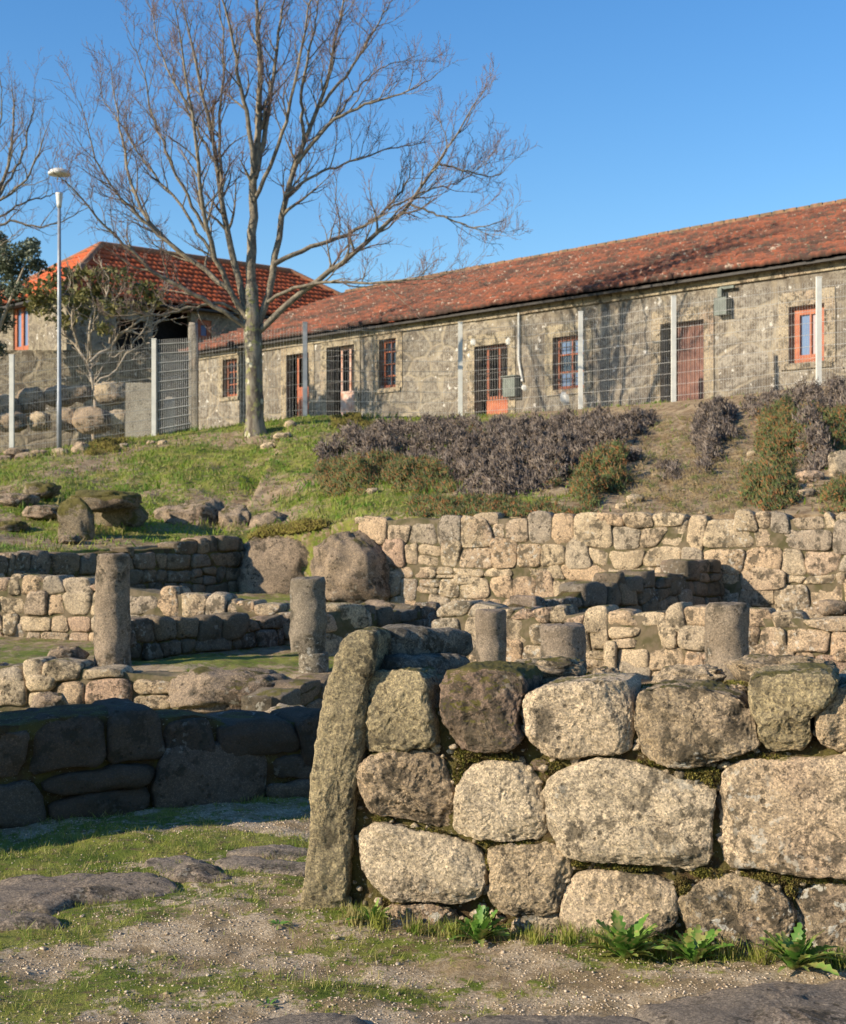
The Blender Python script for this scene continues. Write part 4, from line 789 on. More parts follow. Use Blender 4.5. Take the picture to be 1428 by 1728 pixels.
def window(key, cols=2, rows=3, fm='orange', panes=None, fw_=.045, label=None):
    a, b_, c_, d_ = O[key]; w_, h_ = b_ - a, d_ - c_; mb = MB(); dp = -.17
    for s_ in (a + fw_, b_ - fw_): mb.box(BW.at(s_, (c_ + d_) / 2, dp), VPu, BN, (0, 0, 1), fw_, .03, h_ / 2)
    for s_ in (c_ + fw_, d_ - fw_): mb.box(BW.at((a + b_) / 2, s_, dp), VPu, BN, (0, 0, 1), w_ / 2 - 2 * fw_, .028, fw_)
    f = mb.build('window', M[fm], bd)
    if label: f['label'] = label
    mb = MB()
    for i in range(1, cols): mb.box(BW.at(a + w_ * i / cols, (c_ + d_) / 2, dp), VPu, BN, (0, 0, 1), .022, .022, h_ / 2 - 2 * fw_)
    for j in range(1, rows): mb.box(BW.at((a + b_) / 2, c_ + h_ * j / rows, dp), VPu, BN, (0, 0, 1), w_ / 2 - 2 * fw_, .018, .02)
    if mb.V: sub(mb, 'glazing_bars', fm, f)
    for i in range(cols):
        for j in range(rows):
            mb = MB(); mb.box(BW.at(a + w_ * (i + .5) / cols, c_ + h_ * (j + .5) / rows, dp - .03), VPu, BN, (0, 0, 1), w_ / cols / 2 - .012, .004, h_ / rows / 2 - .012)
            sub(mb, 'pane', (panes or {}).get((i, j), 'pane'), f)
def sub(mb, name, mtl, parent, smooth=False):
    root = parent.parent; V = np.concatenate(mb.V); o = mesh(name, V - np.array(root.location), mb.F, M[mtl], None, smooth); o.parent = parent; return o
def grille(key, nb, dp=-.08, z0=0.):
    a, b_, c_, d_ = O[key]; mb = MB(); c_ += z0 * (d_ - c_)
    for i in range(nb): mb.box(BW.at(a + (b_ - a) * (i + .5) / nb, (c_ + d_) / 2, dp), VPu, BN, (0, 0, 1), .008, .008, (d_ - c_) / 2)
    for t in (.2, .5, .8): mb.box(BW.at((a + b_) / 2, c_ + (d_ - c_) * t, dp + .017), VPu, BN, (0, 0, 1), (b_ - a) / 2, .008, .012)
    mb.build('iron_grille', M['iron'], bd)
def door(key, a0, a1, split=.42, pm='orange', top='open', label=None, dp=-.22):
    a, b_, c_, d_ = O[key]; x0 = a + (b_ - a) * a0; x1 = a + (b_ - a) * a1; zs = c_ + (d_ - c_) * split; mb = MB()
    mb.box(BW.at((x0 + x1) / 2, (c_ + zs) / 2, dp), VPu, BN, (0, 0, 1), (x1 - x0) / 2, .025, (zs - c_) / 2)
    if top != 'board':
        for s_ in (x0 + .04, (x0 + x1) / 2, x1 - .04): mb.box(BW.at(s_, (zs + d_) / 2, dp), VPu, BN, (0, 0, 1), .04, .024, (d_ - zs) / 2)
        mb.box(BW.at((x0 + x1) / 2, d_ - .05, dp + .003), VPu, BN, (0, 0, 1), (x1 - x0) / 2, .026, .05)
    else:
        nb = 7
        for i in range(nb): mb.box(BW.at(x0 + (x1 - x0) * (i + .5) / nb, (c_ + d_) / 2, dp + .03 + .004 * (i % 2)), VPu, BN, (0, 0, 1), (x1 - x0) / nb / 2 - .006, .02, (d_ - c_) / 2 - .01)
    mb.box(BW.at((x0 + x1) / 2, zs - .04, dp + .02), VPu, BN, (0, 0, 1), (x1 - x0) / 2 - .01, .02, .035)
    o = mb.build('door', M[pm], bd)
    if label: o['label'] = label
    hb = MB(); hb.box(BW.at(x1 - .1, c_ + 1., dp + .07), VPu, BN, (0, 0, 1), .05, .02, .015); sub(hb, 'handle', 'iron', o)
for k_ in O: surround(k_, sill=k_.startswith('w'))
window('w0', 2, 3); window('w2', 2, 4); window('w4', 2, 3, panes={(0, 2): 'bluepane', (1, 2): 'bluepane', (0, 0): 'bluepane', (1, 0): 'bluepane'}); window('w6', 2, 1, panes={(0, 0): 'bluepane', (1, 0): 'curtain'}, fw_=.09, label='window with broad orange frame and pale curtain')
grille('w0', 5); grille('w2', 4); grille('w4', 7)
door('d1', .25, .98, .55, 'orange', label='red door in deep shade'); door('d2', .32, 1., .42, 'door_pale', label='half-glazed door with worn pale lower panel'); door('d3', .2, .98, .36, 'orange', label='orange door behind an iron grille'); door('d5', .28, .99, .3, 'door_board', 'board', label='weathered red board door')
grille('d3', 12, z0=.3); grille('d2', 5, z0=.42)
# fittings on the facade
a = fu(857, 655); b_ = fu(880, 655); mb = MB(); mb.box(BW.at((a[0] + b_[0]) / 2, a[1], .12), VPu, BN, (0, 0, 1), (b_[0] - a[0]) / 2.3, .1, .25); mb.box(BW.at((a[0] + b_[0]) / 2, a[1] + .29, .13), VPu, BN, (0, 0, 1), (b_[0] - a[0]) / 2 + .03, .13, .012); mb.build('meter_box', M['greybox'], bd)
a = fu(878, 528); b_ = fu(884, 650)
pts = [BW.at(a[0], a[1], .05), BW.at(a[0], (a[1] + b_[1]) / 2 - .3, .05), BW.at(b_[0], b_[1] + .1, .05)]
V, F = tubes([(pts, [.035] * 3)], 8); mesh('drain_pipe', V, F, M['white'], bd)
a = fu(1225, 518); mb = MB(); mb.box(BW.at(a[0], a[1], .12), VPu, BN, (0, 0, 1), .17, .1, .2); mb.box(BW.at(a[0] - .05, a[1] + .32, .12), VPu, BN, (0, 0, 1), .06, .06, .1); mb.box(BW.at(a[0] + .12, a[1] + .42, .12), VPu, BN, (0, 0, 1), .2, .03, .03); mb.build('utility_box', M['greybox'], bd)
for q, (px, py, r_) in enumerate([(802, 578, .11), (861, 576, .10), (794, 600, .07), (957, 672, .16), (886, 655, .08)]):
    a = fu(px, py); blob('plaster_patch', None, None, BW.at(a[0], a[1], .01), (r_, r_ * .4, r_), 'white', q, .2, 2, 20, parent=bd)
# roof
def roof(name, E0, E1, R0, R1, mtl, parent, pitch_u=.235, row=.38, lift=.075, wave=.035, seed=0):
    # trapezoid E0-E1 (eave) to R0-R1 (ridge)
    rs = np.random.default_rng(seed); E0, E1, R0, R1 = (np.asarray(v, float) for v in (E0, E1, R0, R1)); U = E1 - E0; L = np.linalg.norm(U); U = U / L
    s0, s1 = np.dot(R0 - E0, U), np.dot(R1 - E0, U); Vd = R0 - E0 - U * s0; Hh = np.linalg.norm(Vd); Vd /= Hh; Nn = np.cross(U, Vd); Nn *= np.sign(Nn[2]) or 1
    nr = int(Hh / row) + 1; row = Hh / nr; ncol = int(L / pitch_u); spt = 8; s = np.linspace(0, L, ncol * spt + 1); cid = np.minimum((s / L * ncol).astype(int), ncol - 1)
    Vs, Fs, Cs, n = [], [], [], 0
    for r in range(nr):
        tr = rs.random((ncol, 2)); jit = rs.normal(size=ncol) * .008; wv = wave * np.abs(np.cos(np.pi * s / (L / ncol))) ** .8 * 1.6
        sag = .03 * pn(np.stack([s * .35, s * 0 + r * .4, s * 0 + seed], -1))
        for kk, (t, h_) in enumerate(((r * row - .03, -.012), (r * row - .03, lift), ((r + 1) * row, .0))):
            tt = min(max(t, -.03), Hh); lo = s0 * max(tt, 0) / Hh; hi = L + (s1 - L) * max(tt, 0) / Hh; S = np.clip(s, lo, hi)
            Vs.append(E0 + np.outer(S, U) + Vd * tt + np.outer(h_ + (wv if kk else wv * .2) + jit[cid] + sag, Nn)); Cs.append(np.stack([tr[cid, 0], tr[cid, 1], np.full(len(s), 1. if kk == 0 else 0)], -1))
        m_ = len(s); k = np.arange(m_ - 1)
        for g_ in (0, 1): Fs.append(np.stack([n + g_ * m_ + k, n + g_ * m_ + k + 1, n + (g_ + 1) * m_ + k + 1, n + (g_ + 1) * m_ + k], -1))
        n += 3 * m_
    V = np.concatenate(Vs); F = np.concatenate(Fs); ar = np.linalg.norm(np.cross(V[F[:, 2]] - V[F[:, 0]], V[F[:, 3]] - V[F[:, 1]]), axis=1); F = F[ar > 1e-6]
    return mesh(name, V, F, mtl, parent, True, col=np.concatenate(Cs))
EO = .38; Zr = 9.85; ze = 7.06; RO = 7.0
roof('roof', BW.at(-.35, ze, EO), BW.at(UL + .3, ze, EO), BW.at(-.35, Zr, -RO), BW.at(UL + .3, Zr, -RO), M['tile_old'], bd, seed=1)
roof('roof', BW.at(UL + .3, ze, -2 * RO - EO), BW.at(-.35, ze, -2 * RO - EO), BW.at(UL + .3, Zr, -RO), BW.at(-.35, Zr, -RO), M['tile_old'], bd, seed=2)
mb = MB()
for i in range(70): u = -.3 + (UL + .6) * (i + .5) / 70; mb.box(BW.at(u, Zr + .06 + .02 * random.random(), -RO), VPu, BN, (0, 0, 1), .215, .13, .07, .8)
mb.build('ridge_tiles', M['ridge'], bd)
mb = MB(); mb.box(BW.at(UL / 2, ze - .03, EO - .26), VPu, BN + np.array([0, 0, -.3]), (0, 0, 1), UL / 2 + .2, .19, .03); mb.build('eave_board', M['iron'], bd)

# ================================================================ house with hipped roof
HC = P(112, 0, 50.6); HC[2] = 0
hs = thing('stone_house', 'stone house with bright orange hipped tile roof at the left, behind the vine', 'house', (HC[0], HC[1], 4))
dB = -BN * 1.0                            # runs back and to the right, parallel to the end of the long building
HA = Wall((0, 0), (1, 0)); HA.A = HC + VPd * 6.4; HA.U = VPu; HA.N = BN
HB = Wall((0, 0), (1, 0)); HB.A = HC; HB.U = dB; HB.N = VPu
LB = 15.5; LA = 6.4; zA = 9.35
def hop(W, px0, px1, pt, pb): a = W.uv(px0, (pt + pb) / 2); b_ = W.uv(px1, (pt + pb) / 2); m_ = (px0 + px1) / 2; return (a[0], b_[0], W.uv(m_, pb)[1], W.uv(m_, pt)[1])
ow = hop(HA, 22, 48, 512, 592); wall_grid(HA, 0, LA, 3.2, zA, [ow], .25, 'wall', M['house_wall'], hs)
ob = [hop(HB, 258, 322, 524, 596), hop(HB, 334, 358, 540, 574), hop(HB, 196, 250, 540, 594)]; wall_grid(HB, 0, LB, 3.2, zA, ob, .25, 'wall', M['house_wall'], hs)
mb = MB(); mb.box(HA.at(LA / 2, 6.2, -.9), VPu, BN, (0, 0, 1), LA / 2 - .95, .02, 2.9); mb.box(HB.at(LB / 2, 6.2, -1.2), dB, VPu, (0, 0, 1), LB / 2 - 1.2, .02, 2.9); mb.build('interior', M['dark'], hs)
mb = MB(); mb.box(HA.at(0, 6.3, -LB / 2), VPu, BN, (0, 0, 1), .12, LB / 2, 3.05); mb.box(HB.at(LB, 6.3, -LA / 2), dB, VPu, (0, 0, 1), .12, LA / 2 - .15, 3.05); mb.build('back_wall', M['house_wall'], hs)
def hwin(W, o_, cols, fm='orange', fw_=.09):
    a, b_, c_, d_ = o_; mb = MB(); w_, h_ = b_ - a, d_ - c_
    for i in range(cols + 1): mb.box(W.at(a + fw_ + (w_ - 2 * fw_) * i / cols, (c_ + d_) / 2, -.1), W.U, W.N, (0, 0, 1), fw_, .03, h_ / 2)
    for s_ in (c_ + fw_, d_ - fw_): mb.box(W.at((a + b_) / 2, s_, -.1), W.U, W.N, (0, 0, 1), w_ / 2 - .02, .025, fw_)
    f = mb.build('window', M[fm], hs)
    for i in range(cols): mb = MB(); mb.box(W.at(a + w_ * (i + .5) / cols, (c_ + d_) / 2, -.14), W.U, W.N, (0, 0, 1), w_ / cols / 2 - .03, .004, h_ / 2 - .03); sub(mb, 'pane', 'bluepane', f)
hwin(HA, ow, 2); hwin(HB, ob[1], 1)
e = .45; zh = zA + .05; hw = LA / 2 + e; c00 = HC + VPu * e + BN * e; c01 = HC + VPd * (LA + e) + BN * e; c10 = HC + VPu * e + dB * (LB + e); c11 = HC + VPd * (LA + e) + dB * (LB + e); zr = 11.9
apx = HC + VPd * (LA / 2) + dB * (hw - e); apx2 = HC + VPd * (LA / 2) + dB * (LB + e - hw)
for v, z in ((c00, zh), (c01, zh), (c10, zh), (c11, zh), (apx, zr), (apx2, zr)): v[2] = z
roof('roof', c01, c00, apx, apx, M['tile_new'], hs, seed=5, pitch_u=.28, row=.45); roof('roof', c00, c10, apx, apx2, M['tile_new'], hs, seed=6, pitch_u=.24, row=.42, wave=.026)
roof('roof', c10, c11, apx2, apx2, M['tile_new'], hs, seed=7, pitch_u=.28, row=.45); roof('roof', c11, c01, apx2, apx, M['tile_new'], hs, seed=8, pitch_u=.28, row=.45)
pth = []
for a_, b_ in ((c00, apx), (c01, apx), (apx, apx2), (apx2, c10)): pth.append((np.linspace(a_, b_, 8) + [0, 0, .07], [.13] * 8))
V, F = tubes(pth, 8); mesh('ridge_tiles', V, F, M['ridge_new'], hs)
mb = MB(); mb.box(HB.at(LB / 2, zA - .06, .2), dB, VPu, (0, 0, 1), LB / 2 + .3, .22, .04); mb.box(HA.at(LA / 2, zA - .07, .2), VPu, BN, (0, 0, 1), LA / 2, .22, .04); mb.build('eave_board', M['iron'], hs)
# rubble terrace wall with boulders between fence and house
for q, (px, py, w_, h_, Y, lb) in enumerate([(10, 690, 50, 44, 38, 'rounded boulder at the left picture edge behind the fence'), (52, 678, 46, 46, 38.2, 'boulder right of the first one behind the fence'), (96, 668, 60, 36, 38.5, 'middle boulder of the upper row behind the lamp post'), (186, 664, 62, 38, 38.6, 'largest pale boulder of the upper row left of the concrete slab'),
      (132, 664, 44, 30, 38.4, 'boulder left of the largest pale one'), (20, 712, 56, 34, 37.6, 'lowest left boulder behind the fence'), (68, 710, 40, 34, 37.7, 'small pale boulder left of the lamp post'), (156, 710, 66, 46, 37.9, 'big lower boulder right of the lamp post'), (200, 712, 34, 46, 38.0, 'reddish square boulder beside the concrete slab'), (114, 708, 34, 40, 38.1, 'narrow boulder behind the lamp post')]):
    rock(lb, px, py, w_, h_, Y, 'mid' if q in (3, 6, 8) else 'outcrop', 100 + q, .10, .7, name='boulder', cat='boulder', group='boulders stacked in front of the house')
gt = thing('garden_wall', 'grey rubble garden wall behind the boulders, below the vine', 'stone wall', tuple(P(130, 720, 41)))
mb = MB(); a = P(-40, 690, 41.5); b_ = P(262, 690, 41.5); mb.box(((a[0] + b_[0]) / 2, 41.5, 4.7), (1, 0, 0), (0, 1, 0), (0, 0, 1), (b_[0] - a[0]) / 2, .25, 1.6); mb.build('masonry', M['house_wall'], gt)
mb = MB(); c = P(239, 694, 36); mb.box((c[0], 36, c[2]), (1, 0, 0), (0, 1, 0), (0, 0, 1), .40, .08, .72, .98); tag(mb.build('concrete_slab', M['conc'], None, False, (c[0], 36, 3.4)), 'upright grey concrete slab panel between boulders and gate', 'slab')
for q, (px, lb, hh) in enumerate([(286, 'short pale stone gatepost behind the wire gate', 1.25), (327, 'tall rough stone pillar at the corner of the long building', 2.2)]):
    Y = 36.5 if q == 0 else 46; x = (px - 714) / K * Y; z = float(terrain(x, Y)) - .1; W_ = Wall((x - .14, Y - .14), (x + .14, Y - .14))
    if q: hh = H - (545 - 864) / K * Y - z
    V, F = stone_mesh([(0, z), (.14, z), (.28, z), (.28, z + hh / 2), (.27, z + hh), (.14, z + hh + .03), (.01, z + hh), (0, z + hh / 2)], W_.A, W_.U, W_.N, D=.28, bulge=.02, n=40, rings=6, side=6, amp=.015, freq=3, seed=q, ch=1, back=1)
    tag(mesh('stone_post', V, F, M['conc'], None, True, (x, Y, z)), lb, 'post')

# ================================================================ fence
fn = thing('wire_fence', 'pale steel mesh fence on posts along the top of the bank', 'fence', (0, 32.5, 3.8))
posts = [(20, 600, 766), (260, 573, 735), (515, 545, 704), (777, 545, 708), (980, 527, 692), (1137, 501, 680), (1382, 469, 655), (1640, 445, 640)]
fxx = np.r_[fx, 10.4]; fYY = np.r_[fY, 27.0]; tops, bots = [], []
for (px, pt, pb), Y in zip(posts, fYY):
    a = P(px, pt, Y); b_ = P(px, pb, Y); b_[2] -= .15; c = (a + b_) / 2; mb = MB()
    mb.box(c, (1, 0, 0), (0, 1, 0), (0, 0, 1), .05, .045, (a[2] - b_[2]) / 2); mb.box((a[0], a[1], a[2] + .012), (1, 0, 0), (0, 1, 0), (0, 0, 1), .056, .05, .011)
    o = mb.build('post', M['galv'] if px in (515,) else M['post'], fn); tops.append(a); bots.append(b_)
def panel(a0, a1, b0, b1, nh=9, sp=.055, name='mesh_panel', mtl='wire', r=.0024, rh=.0045):
    L = np.linalg.norm((b1 - b0)[:2]); nv = int(L / sp); pts = []
    for i in range(nv + 1):
        t = i / nv; pts.append((np.array([b0 + (b1 - b0) * t, a0 + (a1 - a0) * t]), [r, r]))
    V, F = tubes(pts, 4); pts = []
    for j in range(nh):
        t = (j + .5) / nh if nh > 1 else .5; pts.append((np.array([b0 + (a0 - b0) * t, b1 + (a1 - b1) * t]) + [0, -.008, 0], [rh, rh]))
    V2, F2 = tubes(pts, 4)
    return mesh(name, np.vstack([V, V2]), np.vstack([F, F2 + len(V)]), M[mtl], fn, False)
dz = np.array([0, 0, .06])
lf = P(-230, 640, 31.3); lb_ = P(-230, 790, 31.3); panel(lf, tops[0] - dz, lb_, bots[0] + 4 * dz)
for i in range(7):
    a0, a1, b0, b1 = tops[i] - dz, tops[i + 1] - dz, bots[i] + 3 * dz, bots[i + 1] + 3 * dz
    if i == 1:  # gate with dense bars next to the second post, then a lower panel
        g0, g1 = P(266, 573, 32.6), P(322, 570, 32.7); h0, h1 = P(266, 732, 32.6), P(322, 722, 32.7)
        panel(g0, g1, h0, h1, 10, .045, 'gate', 'wire', .0075, .011)
        panel(g1, a1, h1, b1, 7, .07, r=.003, rh=.0035)
    else: panel(a0, a1, b0, b1)
tube_p = P(100, 757, 31.0)
# kerb of rough stones below the left of the fence
for q, (px, py, w_, h_, lb) in enumerate([(6, 780, 40, 24, 'flat dark stone at the left end of the low kerb under the fence'), (48, 776, 50, 26, 'second stone of the kerb under the fence, from the left'), (66, 768, 30, 18, 'little stone on top of the kerb before the lamp post'), (102, 772, 34, 30, 'pale lichened kerb stone at the foot of the lamp post'), (136, 764, 30, 36, 'upright pale kerb stone right of the lamp post'), (28, 764, 40, 16, 'thin stone behind the kerb left of the lamp post')]):
    rock(lb, px, py, w_, h_, 30.6 if q < 4 else 30.8, 'mid' if q in (3, 4) else 'outcrop', 120 + q, .12, .8, name='kerb_stone', cat='stone', group='kerb stones under the fence')
for q, (px, Y, w_, h_, lb) in enumerate([(210, 31.2, .22, .14, 'small white stone in the grass right of the moss cushion'), (255, 31.3, .2, .12, 'small stone at the foot of the second fence post'), (275, 31.1, .2, .14, 'small pale stone by the gate foot'), (455, 29.8, .35, .2, 'reddish stone in the grass right of the tree foot'), (480, 29.6, .4, .18, 'flat reddish stone farther right of the tree foot'), (490, 31.3, .25, .18, 'pale stone in the shade right of the tree trunk')]):
    zrock(lb, px, Y, w_, h_, 'mid', 140 + q, .12)
# ================================================================ lamp post
lp = thing('street_lamp', 'slender steel post-top lamp with white cap at the left', 'street lamp', tuple(tube_p))
zt_ = P(100, 350, 31)[2]; mb = MB(); mb.lathe((tube_p[0], 31, tube_p[2] - .2), [(.055, 0), (.055, 1.2), (.048, 1.25), (.042, 3.4), (.036, zt_ - tube_p[2] + .2)], 14); mb.build('pole', M['galv'], lp, True)
mb = MB(); mb.lathe((tube_p[0], 31, zt_), [(.05, 0), (.055, .08), (.075, .27), (.08, .32), (.06, .325)], 16); mb.build('collar', M['white'], lp, True)
mb = MB(); mb.lathe((tube_p[0], 31, zt_ + .30), [(.07, 0), (.13, .1), (.18, .25), (.20, .40), (.19, .42)], 20); mb.build('globe', M['globe'], lp, True)
mb = MB(); mb.lathe((tube_p[0], 31, zt_ + .70), [(.20, 0), (.235, .01), (.24, .05), (.20, .10), (.12, .14), (.03, .155)], 24); mb.build('cap', M['white'], lp, True)

# ================================================================ trees
def smooth_path(pts, n):
    p = np.asarray(pts, float); s = np.r_[0, np.cumsum(np.linalg.norm(np.diff(p, axis=0), axis=1))]; t = np.linspace(0, s[-1], n)
    q = np.stack([np.interp(t, s, p[:, k]) for k in range(3)], 1)
    for _ in range(2): q[1:-1] = (q[:-2] + 2 * q[1:-1] + q[2:]) / 4
    return q
def grow(path, rad, level, out, rs, dens, lens, upb=.25, start=.2, maxlev=3, minr=.0035):
    s = np.r_[0, np.cumsum(np.linalg.norm(np.diff(path, axis=0), axis=1))]; L = s[-1]; t = L * start + rs.random() * dens[level]; side = rs.choice([-1, 1])
    while t < L * .98:
        i = min(np.searchsorted(s, t), len(path) - 1); p = path[i]; tg = path[i] - path[max(i - 1, 0)]; tg = tg / (np.linalg.norm(tg) + 1e-9)
        r0 = np.interp(t, s, rad) * rs.uniform(.45, .65); side = -side
        ax = rs.normal(size=3); ax[1] *= 1.2; ax -= tg * ax.dot(tg); ax /= np.linalg.norm(ax) + 1e-9
        ang = rs.uniform(.5, 1.0); dr = tg * math.cos(ang) + ax * math.sin(ang); dr[2] += upb; dr /= np.linalg.norm(dr)
        ln = lens[level] * rs.uniform(.45, 1.15) * (1.15 - .55 * t / L); m_ = 7 if level < 2 else 4
        q = [p]; cur = dr
        for _ in range(m_): cur = cur + rs.normal(size=3) * .15 + np.array([0, 0, .07 if level < 2 else .03]); cur /= np.linalg.norm(cur); q.append(q[-1] + cur * ln / m_)
        q = np.array(q); rr = np.linspace(max(r0, minr * 1.3), minr, m_ + 1); out[level].append((q, rr))
        if level + 1 < maxlev: grow(q, rr, level + 1, out, rs, dens, lens, upb, .15, maxlev, minr)
        t += dens[level] * rs.uniform(.6, 1.4)
def bare_tree(label, base, Y, trunk, limbs, r_base, seed, dens, lens, name='bare_tree', depth=2.2, minr=.0035):
    rs = np.random.default_rng(seed); root = thing(name, label, 'tree', tuple(base))
    tp = np.array([P(a, b_, Y) for a, b_, _ in trunk]); tr = np.array([c_ for *_, c_ in trunk]); n = 26
    s = np.r_[0, np.cumsum(np.linalg.norm(np.diff(tp, axis=0), axis=1))]; tq = smooth_path(tp, n); tt = np.interp(np.linspace(0, s[-1], n), s, tr)
    V, F = tubes([(tq, tt)], 18); VN = vnormals(V, F); V = V - VN * 0; cen = np.repeat(tq, 18, 0); rd = V - cen
    V = cen + rd * (1 + .10 * fbm(V * 3, 4)[:, None] * (1 if r_base > .1 else .5)); mesh('trunk', V, F, M['bark'], root)
    out = [[], [], [], []]; main = []
    for pts, r0, dd in limbs:
        m_ = len(pts); ys = Y + dd * np.linspace(0, 1, m_) ** 1.2 * depth; p = smooth_path([P(a, b_, yy) for (a, b_), yy in zip(pts, ys)], 22)
        p[1:-1] += rs.normal(size=(20, 3)) * .018; rr = r0 * (1 - np.linspace(0, 1, 22)) ** .85 * .74 + .006; main.append((p, rr))
        grow(p, rr, 0, out, rs, dens, lens, start=.22, maxlev=3, minr=minr)
    V, F = tubes(main, 9); mesh('limbs', V, F, M['limb'], root)
    V, F = tubes(out[0], 5); o = mesh('branches', V, F, M['limb'], root)
    V, F = tubes(out[1] + out[2], 3); mesh('twigs', V, F, M['twig'], root)
    return root
YT = 31.4
limbs = [
 ([(424,480),(424,410),(428,336),(430,280),(437,200),(442,112),(436,40),(430,-40),(426,-120)], .15, .1),
 ([(430,290),(418,200),(405,140),(391,56),(374,-10),(366,-80)], .075, -.4),
 ([(431,300),(448,220),(462,130),(472,60),(481,-10),(490,-90)], .075, .5),
 ([(428,340),(455,285),(482,210),(498,130),(515,60),(530,-20),(540,-100)], .06, -.6),
 ([(424,560),(405,480),(390,430),(376,360),(369,290),(352,200),(334,120),(318,40),(300,-30)], .11, .3),
 ([(424,555),(395,500),(365,440),(348,390),(338,330),(332,240),(314,130),(306,60),(290,-10)], .085, -.8),
 ([(376,360),(372,250),(371,180),(380,90),(372,10),(360,-60)], .05, .6),
 ([(422,560),(385,480),(330,445),(270,400),(225,335),(212,260),(196,180),(188,120)], .085, .8),
 ([(426,560),(395,535),(335,500),(262,462),(205,408),(160,360),(120,315),(90,290)], .075, -.9),
 ([(405,530),(375,508),(328,516),(280,531),(225,530),(170,500)], .045, -.6),
 ([(330,445),(265,395),(200,330),(160,270),(140,195),(135,170)], .05, -.2),
 ([(365,440),(300,340),(240,270),(205,210),(170,160)], .045, .9),
 ([(348,390),(290,280),(255,190),(240,110),(215,60)], .045, -.3),
 ([(369,290),(320,190),(280,110),(262,50),(250,0)], .04, .7),
 ([(432,560),(452,500),(462,450),(470,400),(480,330),(502,275),(512,240),(540,180),(560,110),(572,50),(580,-20),(590,-90)], .11, .4),
 ([(502,275),(530,235),(565,202),(600,182),(638,168),(680,158),(705,152),(738,123)], .06, -.3),
 ([(512,240),(508,160),(520,90),(535,20),(548,-50)], .05, -.6),
 ([(540,180),(590,120),(620,70),(650,20),(670,-20)], .045, .6),
 ([(464,445),(520,417),(587,398),(630,372),(655,352),(680,320),(694,300),(690,260)], .07, .7),
 ([(436,560),(500,500),(545,465),(600,425),(645,390),(694,345),(739,274),(772,224),(795,185),(815,155)], .095, -.5),
 ([(694,345),(735,362),(772,375),(815,385),(855,370)], .03, -.2),
 ([(739,274),(790,290),(830,300),(850,290)], .028, .4),
 ([(655,352),(720,320),(770,310),(830,270)], .025, .8),
 ([(452,510),(500,480),(560,476),(620,479),(690,472),(740,470),(790,450)], .05, -.9),
 ([(480,330),(540,290),(600,270),(660,250),(720,240)], .04, .5),
 ([(565,202),(610,140),(650,110),(690,100)], .03, .2),
]
bare_tree('large bare deciduous tree with pale lichened trunk on the grass bank', P(430, 742, YT), YT, [(432,752,.30),(431,735,.25),(430,700,.20),(429,640,.19),(428,580,.195),(427,550,.20),(425,520,.16),(424,480,.14)], limbs, .2, 5, [.23, .14, .09], [1.35, .62, .30], depth=2.0)
limbs2 = [([(-70,420),(-40,370),(-5,335),(15,280),(25,200),(20,130)], .09, .3), ([(-60,400),(-10,345),(40,310),(70,250),(85,200)], .06, -.3), ([(-50,400),(20,370),(60,385),(110,372),(150,350)], .05, .2), ([(-80,400),(-70,300),(-40,200),(-20,120)], .1, .4),
          ([(-70,410),(-10,420),(20,400),(30,395)], .05, -.2), ([(-5,335),(35,270),(55,190),(60,150)], .045, .6), ([(-20,380),(40,340),(80,330),(120,320)], .04, .8), ([(-40,360),(-10,250),(5,180),(0,130)], .05, -.6)]
bare_tree('second bare tree reaching in from the left picture edge', P(-90, 760, 37), 37, [(-90,770,.3),(-90,600,.24),(-85,500,.2),(-75,420,.15)], limbs2, .25, 9, [.30, .2, .13], [1.3, .6, .3], depth=2.0)
# evergreen at the left edge, vine in front of the house
def leaf_cloud(name, centers, cnt, size, mtl, parent, seed, asp=.45):
    rs = np.random.default_rng(seed); Vs = []
    for (c, r) in centers:
        k = int(cnt * r[0] * r[2] / .25); u = rs.normal(size=(k, 3)); u /= np.linalg.norm(u, axis=1)[:, None]; p = c + u * (rs.random(k) ** .45)[:, None] * np.array(r)
        keep = fbm(p * 2.6 + seed, 3) > -.22; p = p[keep]; k = len(p); d1 = rs.normal(size=(k, 3)); d1 /= np.linalg.norm(d1, axis=1)[:, None]; d2 = np.cross(d1, rs.normal(size=(k, 3))); d2 /= np.linalg.norm(d2, axis=1)[:, None]
        s = (size * rs.uniform(.6, 1.3, k))[:, None]; Vs.append(np.stack([p - d1 * s, p + d2 * s * asp, p + d1 * s, p - d2 * s * asp], 1).reshape(-1, 3))
    V = np.concatenate(Vs); return mesh(name, V, np.arange(len(V)).reshape(-1, 4), mtl, parent, False)
ev = thing('evergreen_tree', 'grey-green leafy evergreen at the left picture edge beside the house window', 'tree', tuple(P(-30, 740, 40)))
V, F = tubes([(smooth_path([P(-30, 750, 40), P(-25, 640, 40), P(-15, 560, 40), P(0, 480, 40)], 14), np.linspace(.2, .05, 14)), (smooth_path([P(-25, 640, 40), P(-5, 560, 39.8), P(20, 500, 39.6), P(45, 440, 39.5)], 10), np.linspace(.09, .02, 10)), (smooth_path([P(-25, 600, 40), P(-60, 540, 40), P(-70, 480, 40)], 8), np.linspace(.09, .02, 8))], 9); mesh('trunk', V, F, M['pale_bark'], ev)
rs = np.random.default_rng(5); cs = []
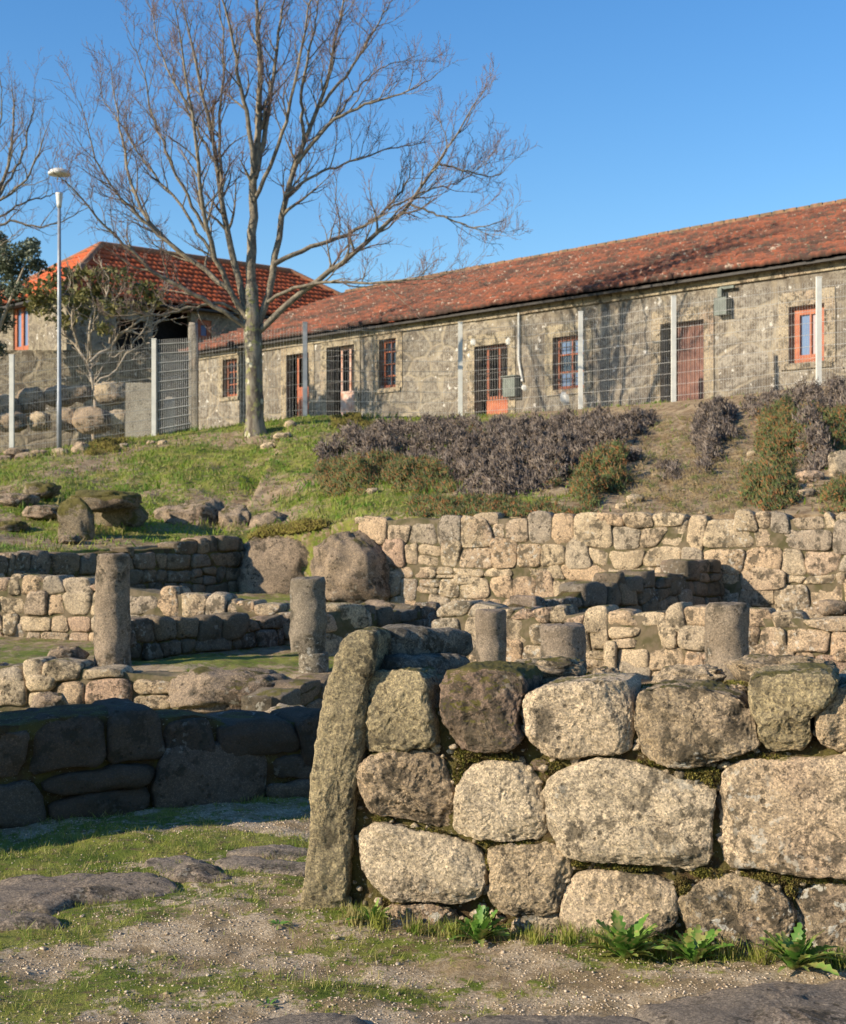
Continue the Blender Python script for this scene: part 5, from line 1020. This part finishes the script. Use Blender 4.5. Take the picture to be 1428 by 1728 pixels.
for (px, py, r_) in [(10,430,.5),(45,425,.4),(62,450,.3),(20,460,.55),(-20,440,.6),(0,500,.5),(30,490,.4),(-30,520,.6),(5,545,.38),(-40,480,.6),(-10,590,.4),(-50,560,.6),(-60,620,.5),(55,412,.25),(-10,405,.4)]: cs.append((P(px, py, 40 + rs.normal() * .4), (r_, r_, r_ * .8)))
leaf_cloud('crown', cs, 1500, .06, M['olive'], ev, 3)
vn = thing('climbing_vine', 'wide old vine with pale twisting stems and olive leaves over the house front', 'vine', tuple(P(158, 745, 39.5)))
stems = []
for pts, r0 in [([(160,745),(160,650),(152,610),(130,585),(105,555),(95,520),(70,480)], .075), ([(152,612),(150,560),(160,510),(150,470),(130,440)], .05), ([(152,612),(185,580),(215,555),(250,530),(285,490)], .055), ([(130,585),(120,540),(130,500),(110,460)], .04), ([(185,580),(200,540),(190,500),(215,470)], .04), ([(215,555),(240,565),(275,540),(300,520)], .03),
               ([(160,650),(200,620),(240,560),(270,500),(280,470)], .03), ([(150,560),(175,530),(185,480),(170,440)], .03), ([(162,640),(185,600),(230,590),(265,560)], .025)]:
    p = smooth_path([P(a, b_, 39.5 + random.uniform(-.3, .3)) for a, b_ in pts], 16); p[1:-1] += rs.normal(size=(14, 3)) * .03; stems.append((p, np.linspace(r0, .012, 16)))
out = [[], [], [], []]
for p, rr in stems: grow(p, rr, 0, out, rs, [.22, .2, .2], [.9, .4, .2], upb=.1, start=.2, maxlev=2, minr=.007)
V, F = tubes(stems + out[0] + out[1], 6); mesh('stems', V, F, M['pale_bark'], vn)
cs = []
for (px, py, rx, rz) in [(70,490,.55,.35),(100,470,.5,.4),(140,462,.45,.22),(178,462,.45,.22),(120,500,.6,.35),(165,490,.6,.4),(210,470,.5,.3),(245,490,.5,.28),(85,525,.4,.3),(140,530,.4,.3),(190,520,.5,.3),(265,505,.35,.25),(230,520,.35,.2),(60,515,.3,.3),(110,545,.3,.25),(175,555,.25,.2)]: cs.append((P(px, py, 39.5 + rs.normal() * .2), (rx, .5, rz)))
leaf_cloud('leaves', cs, 300, .085, M['vine'], vn, 4, .6)
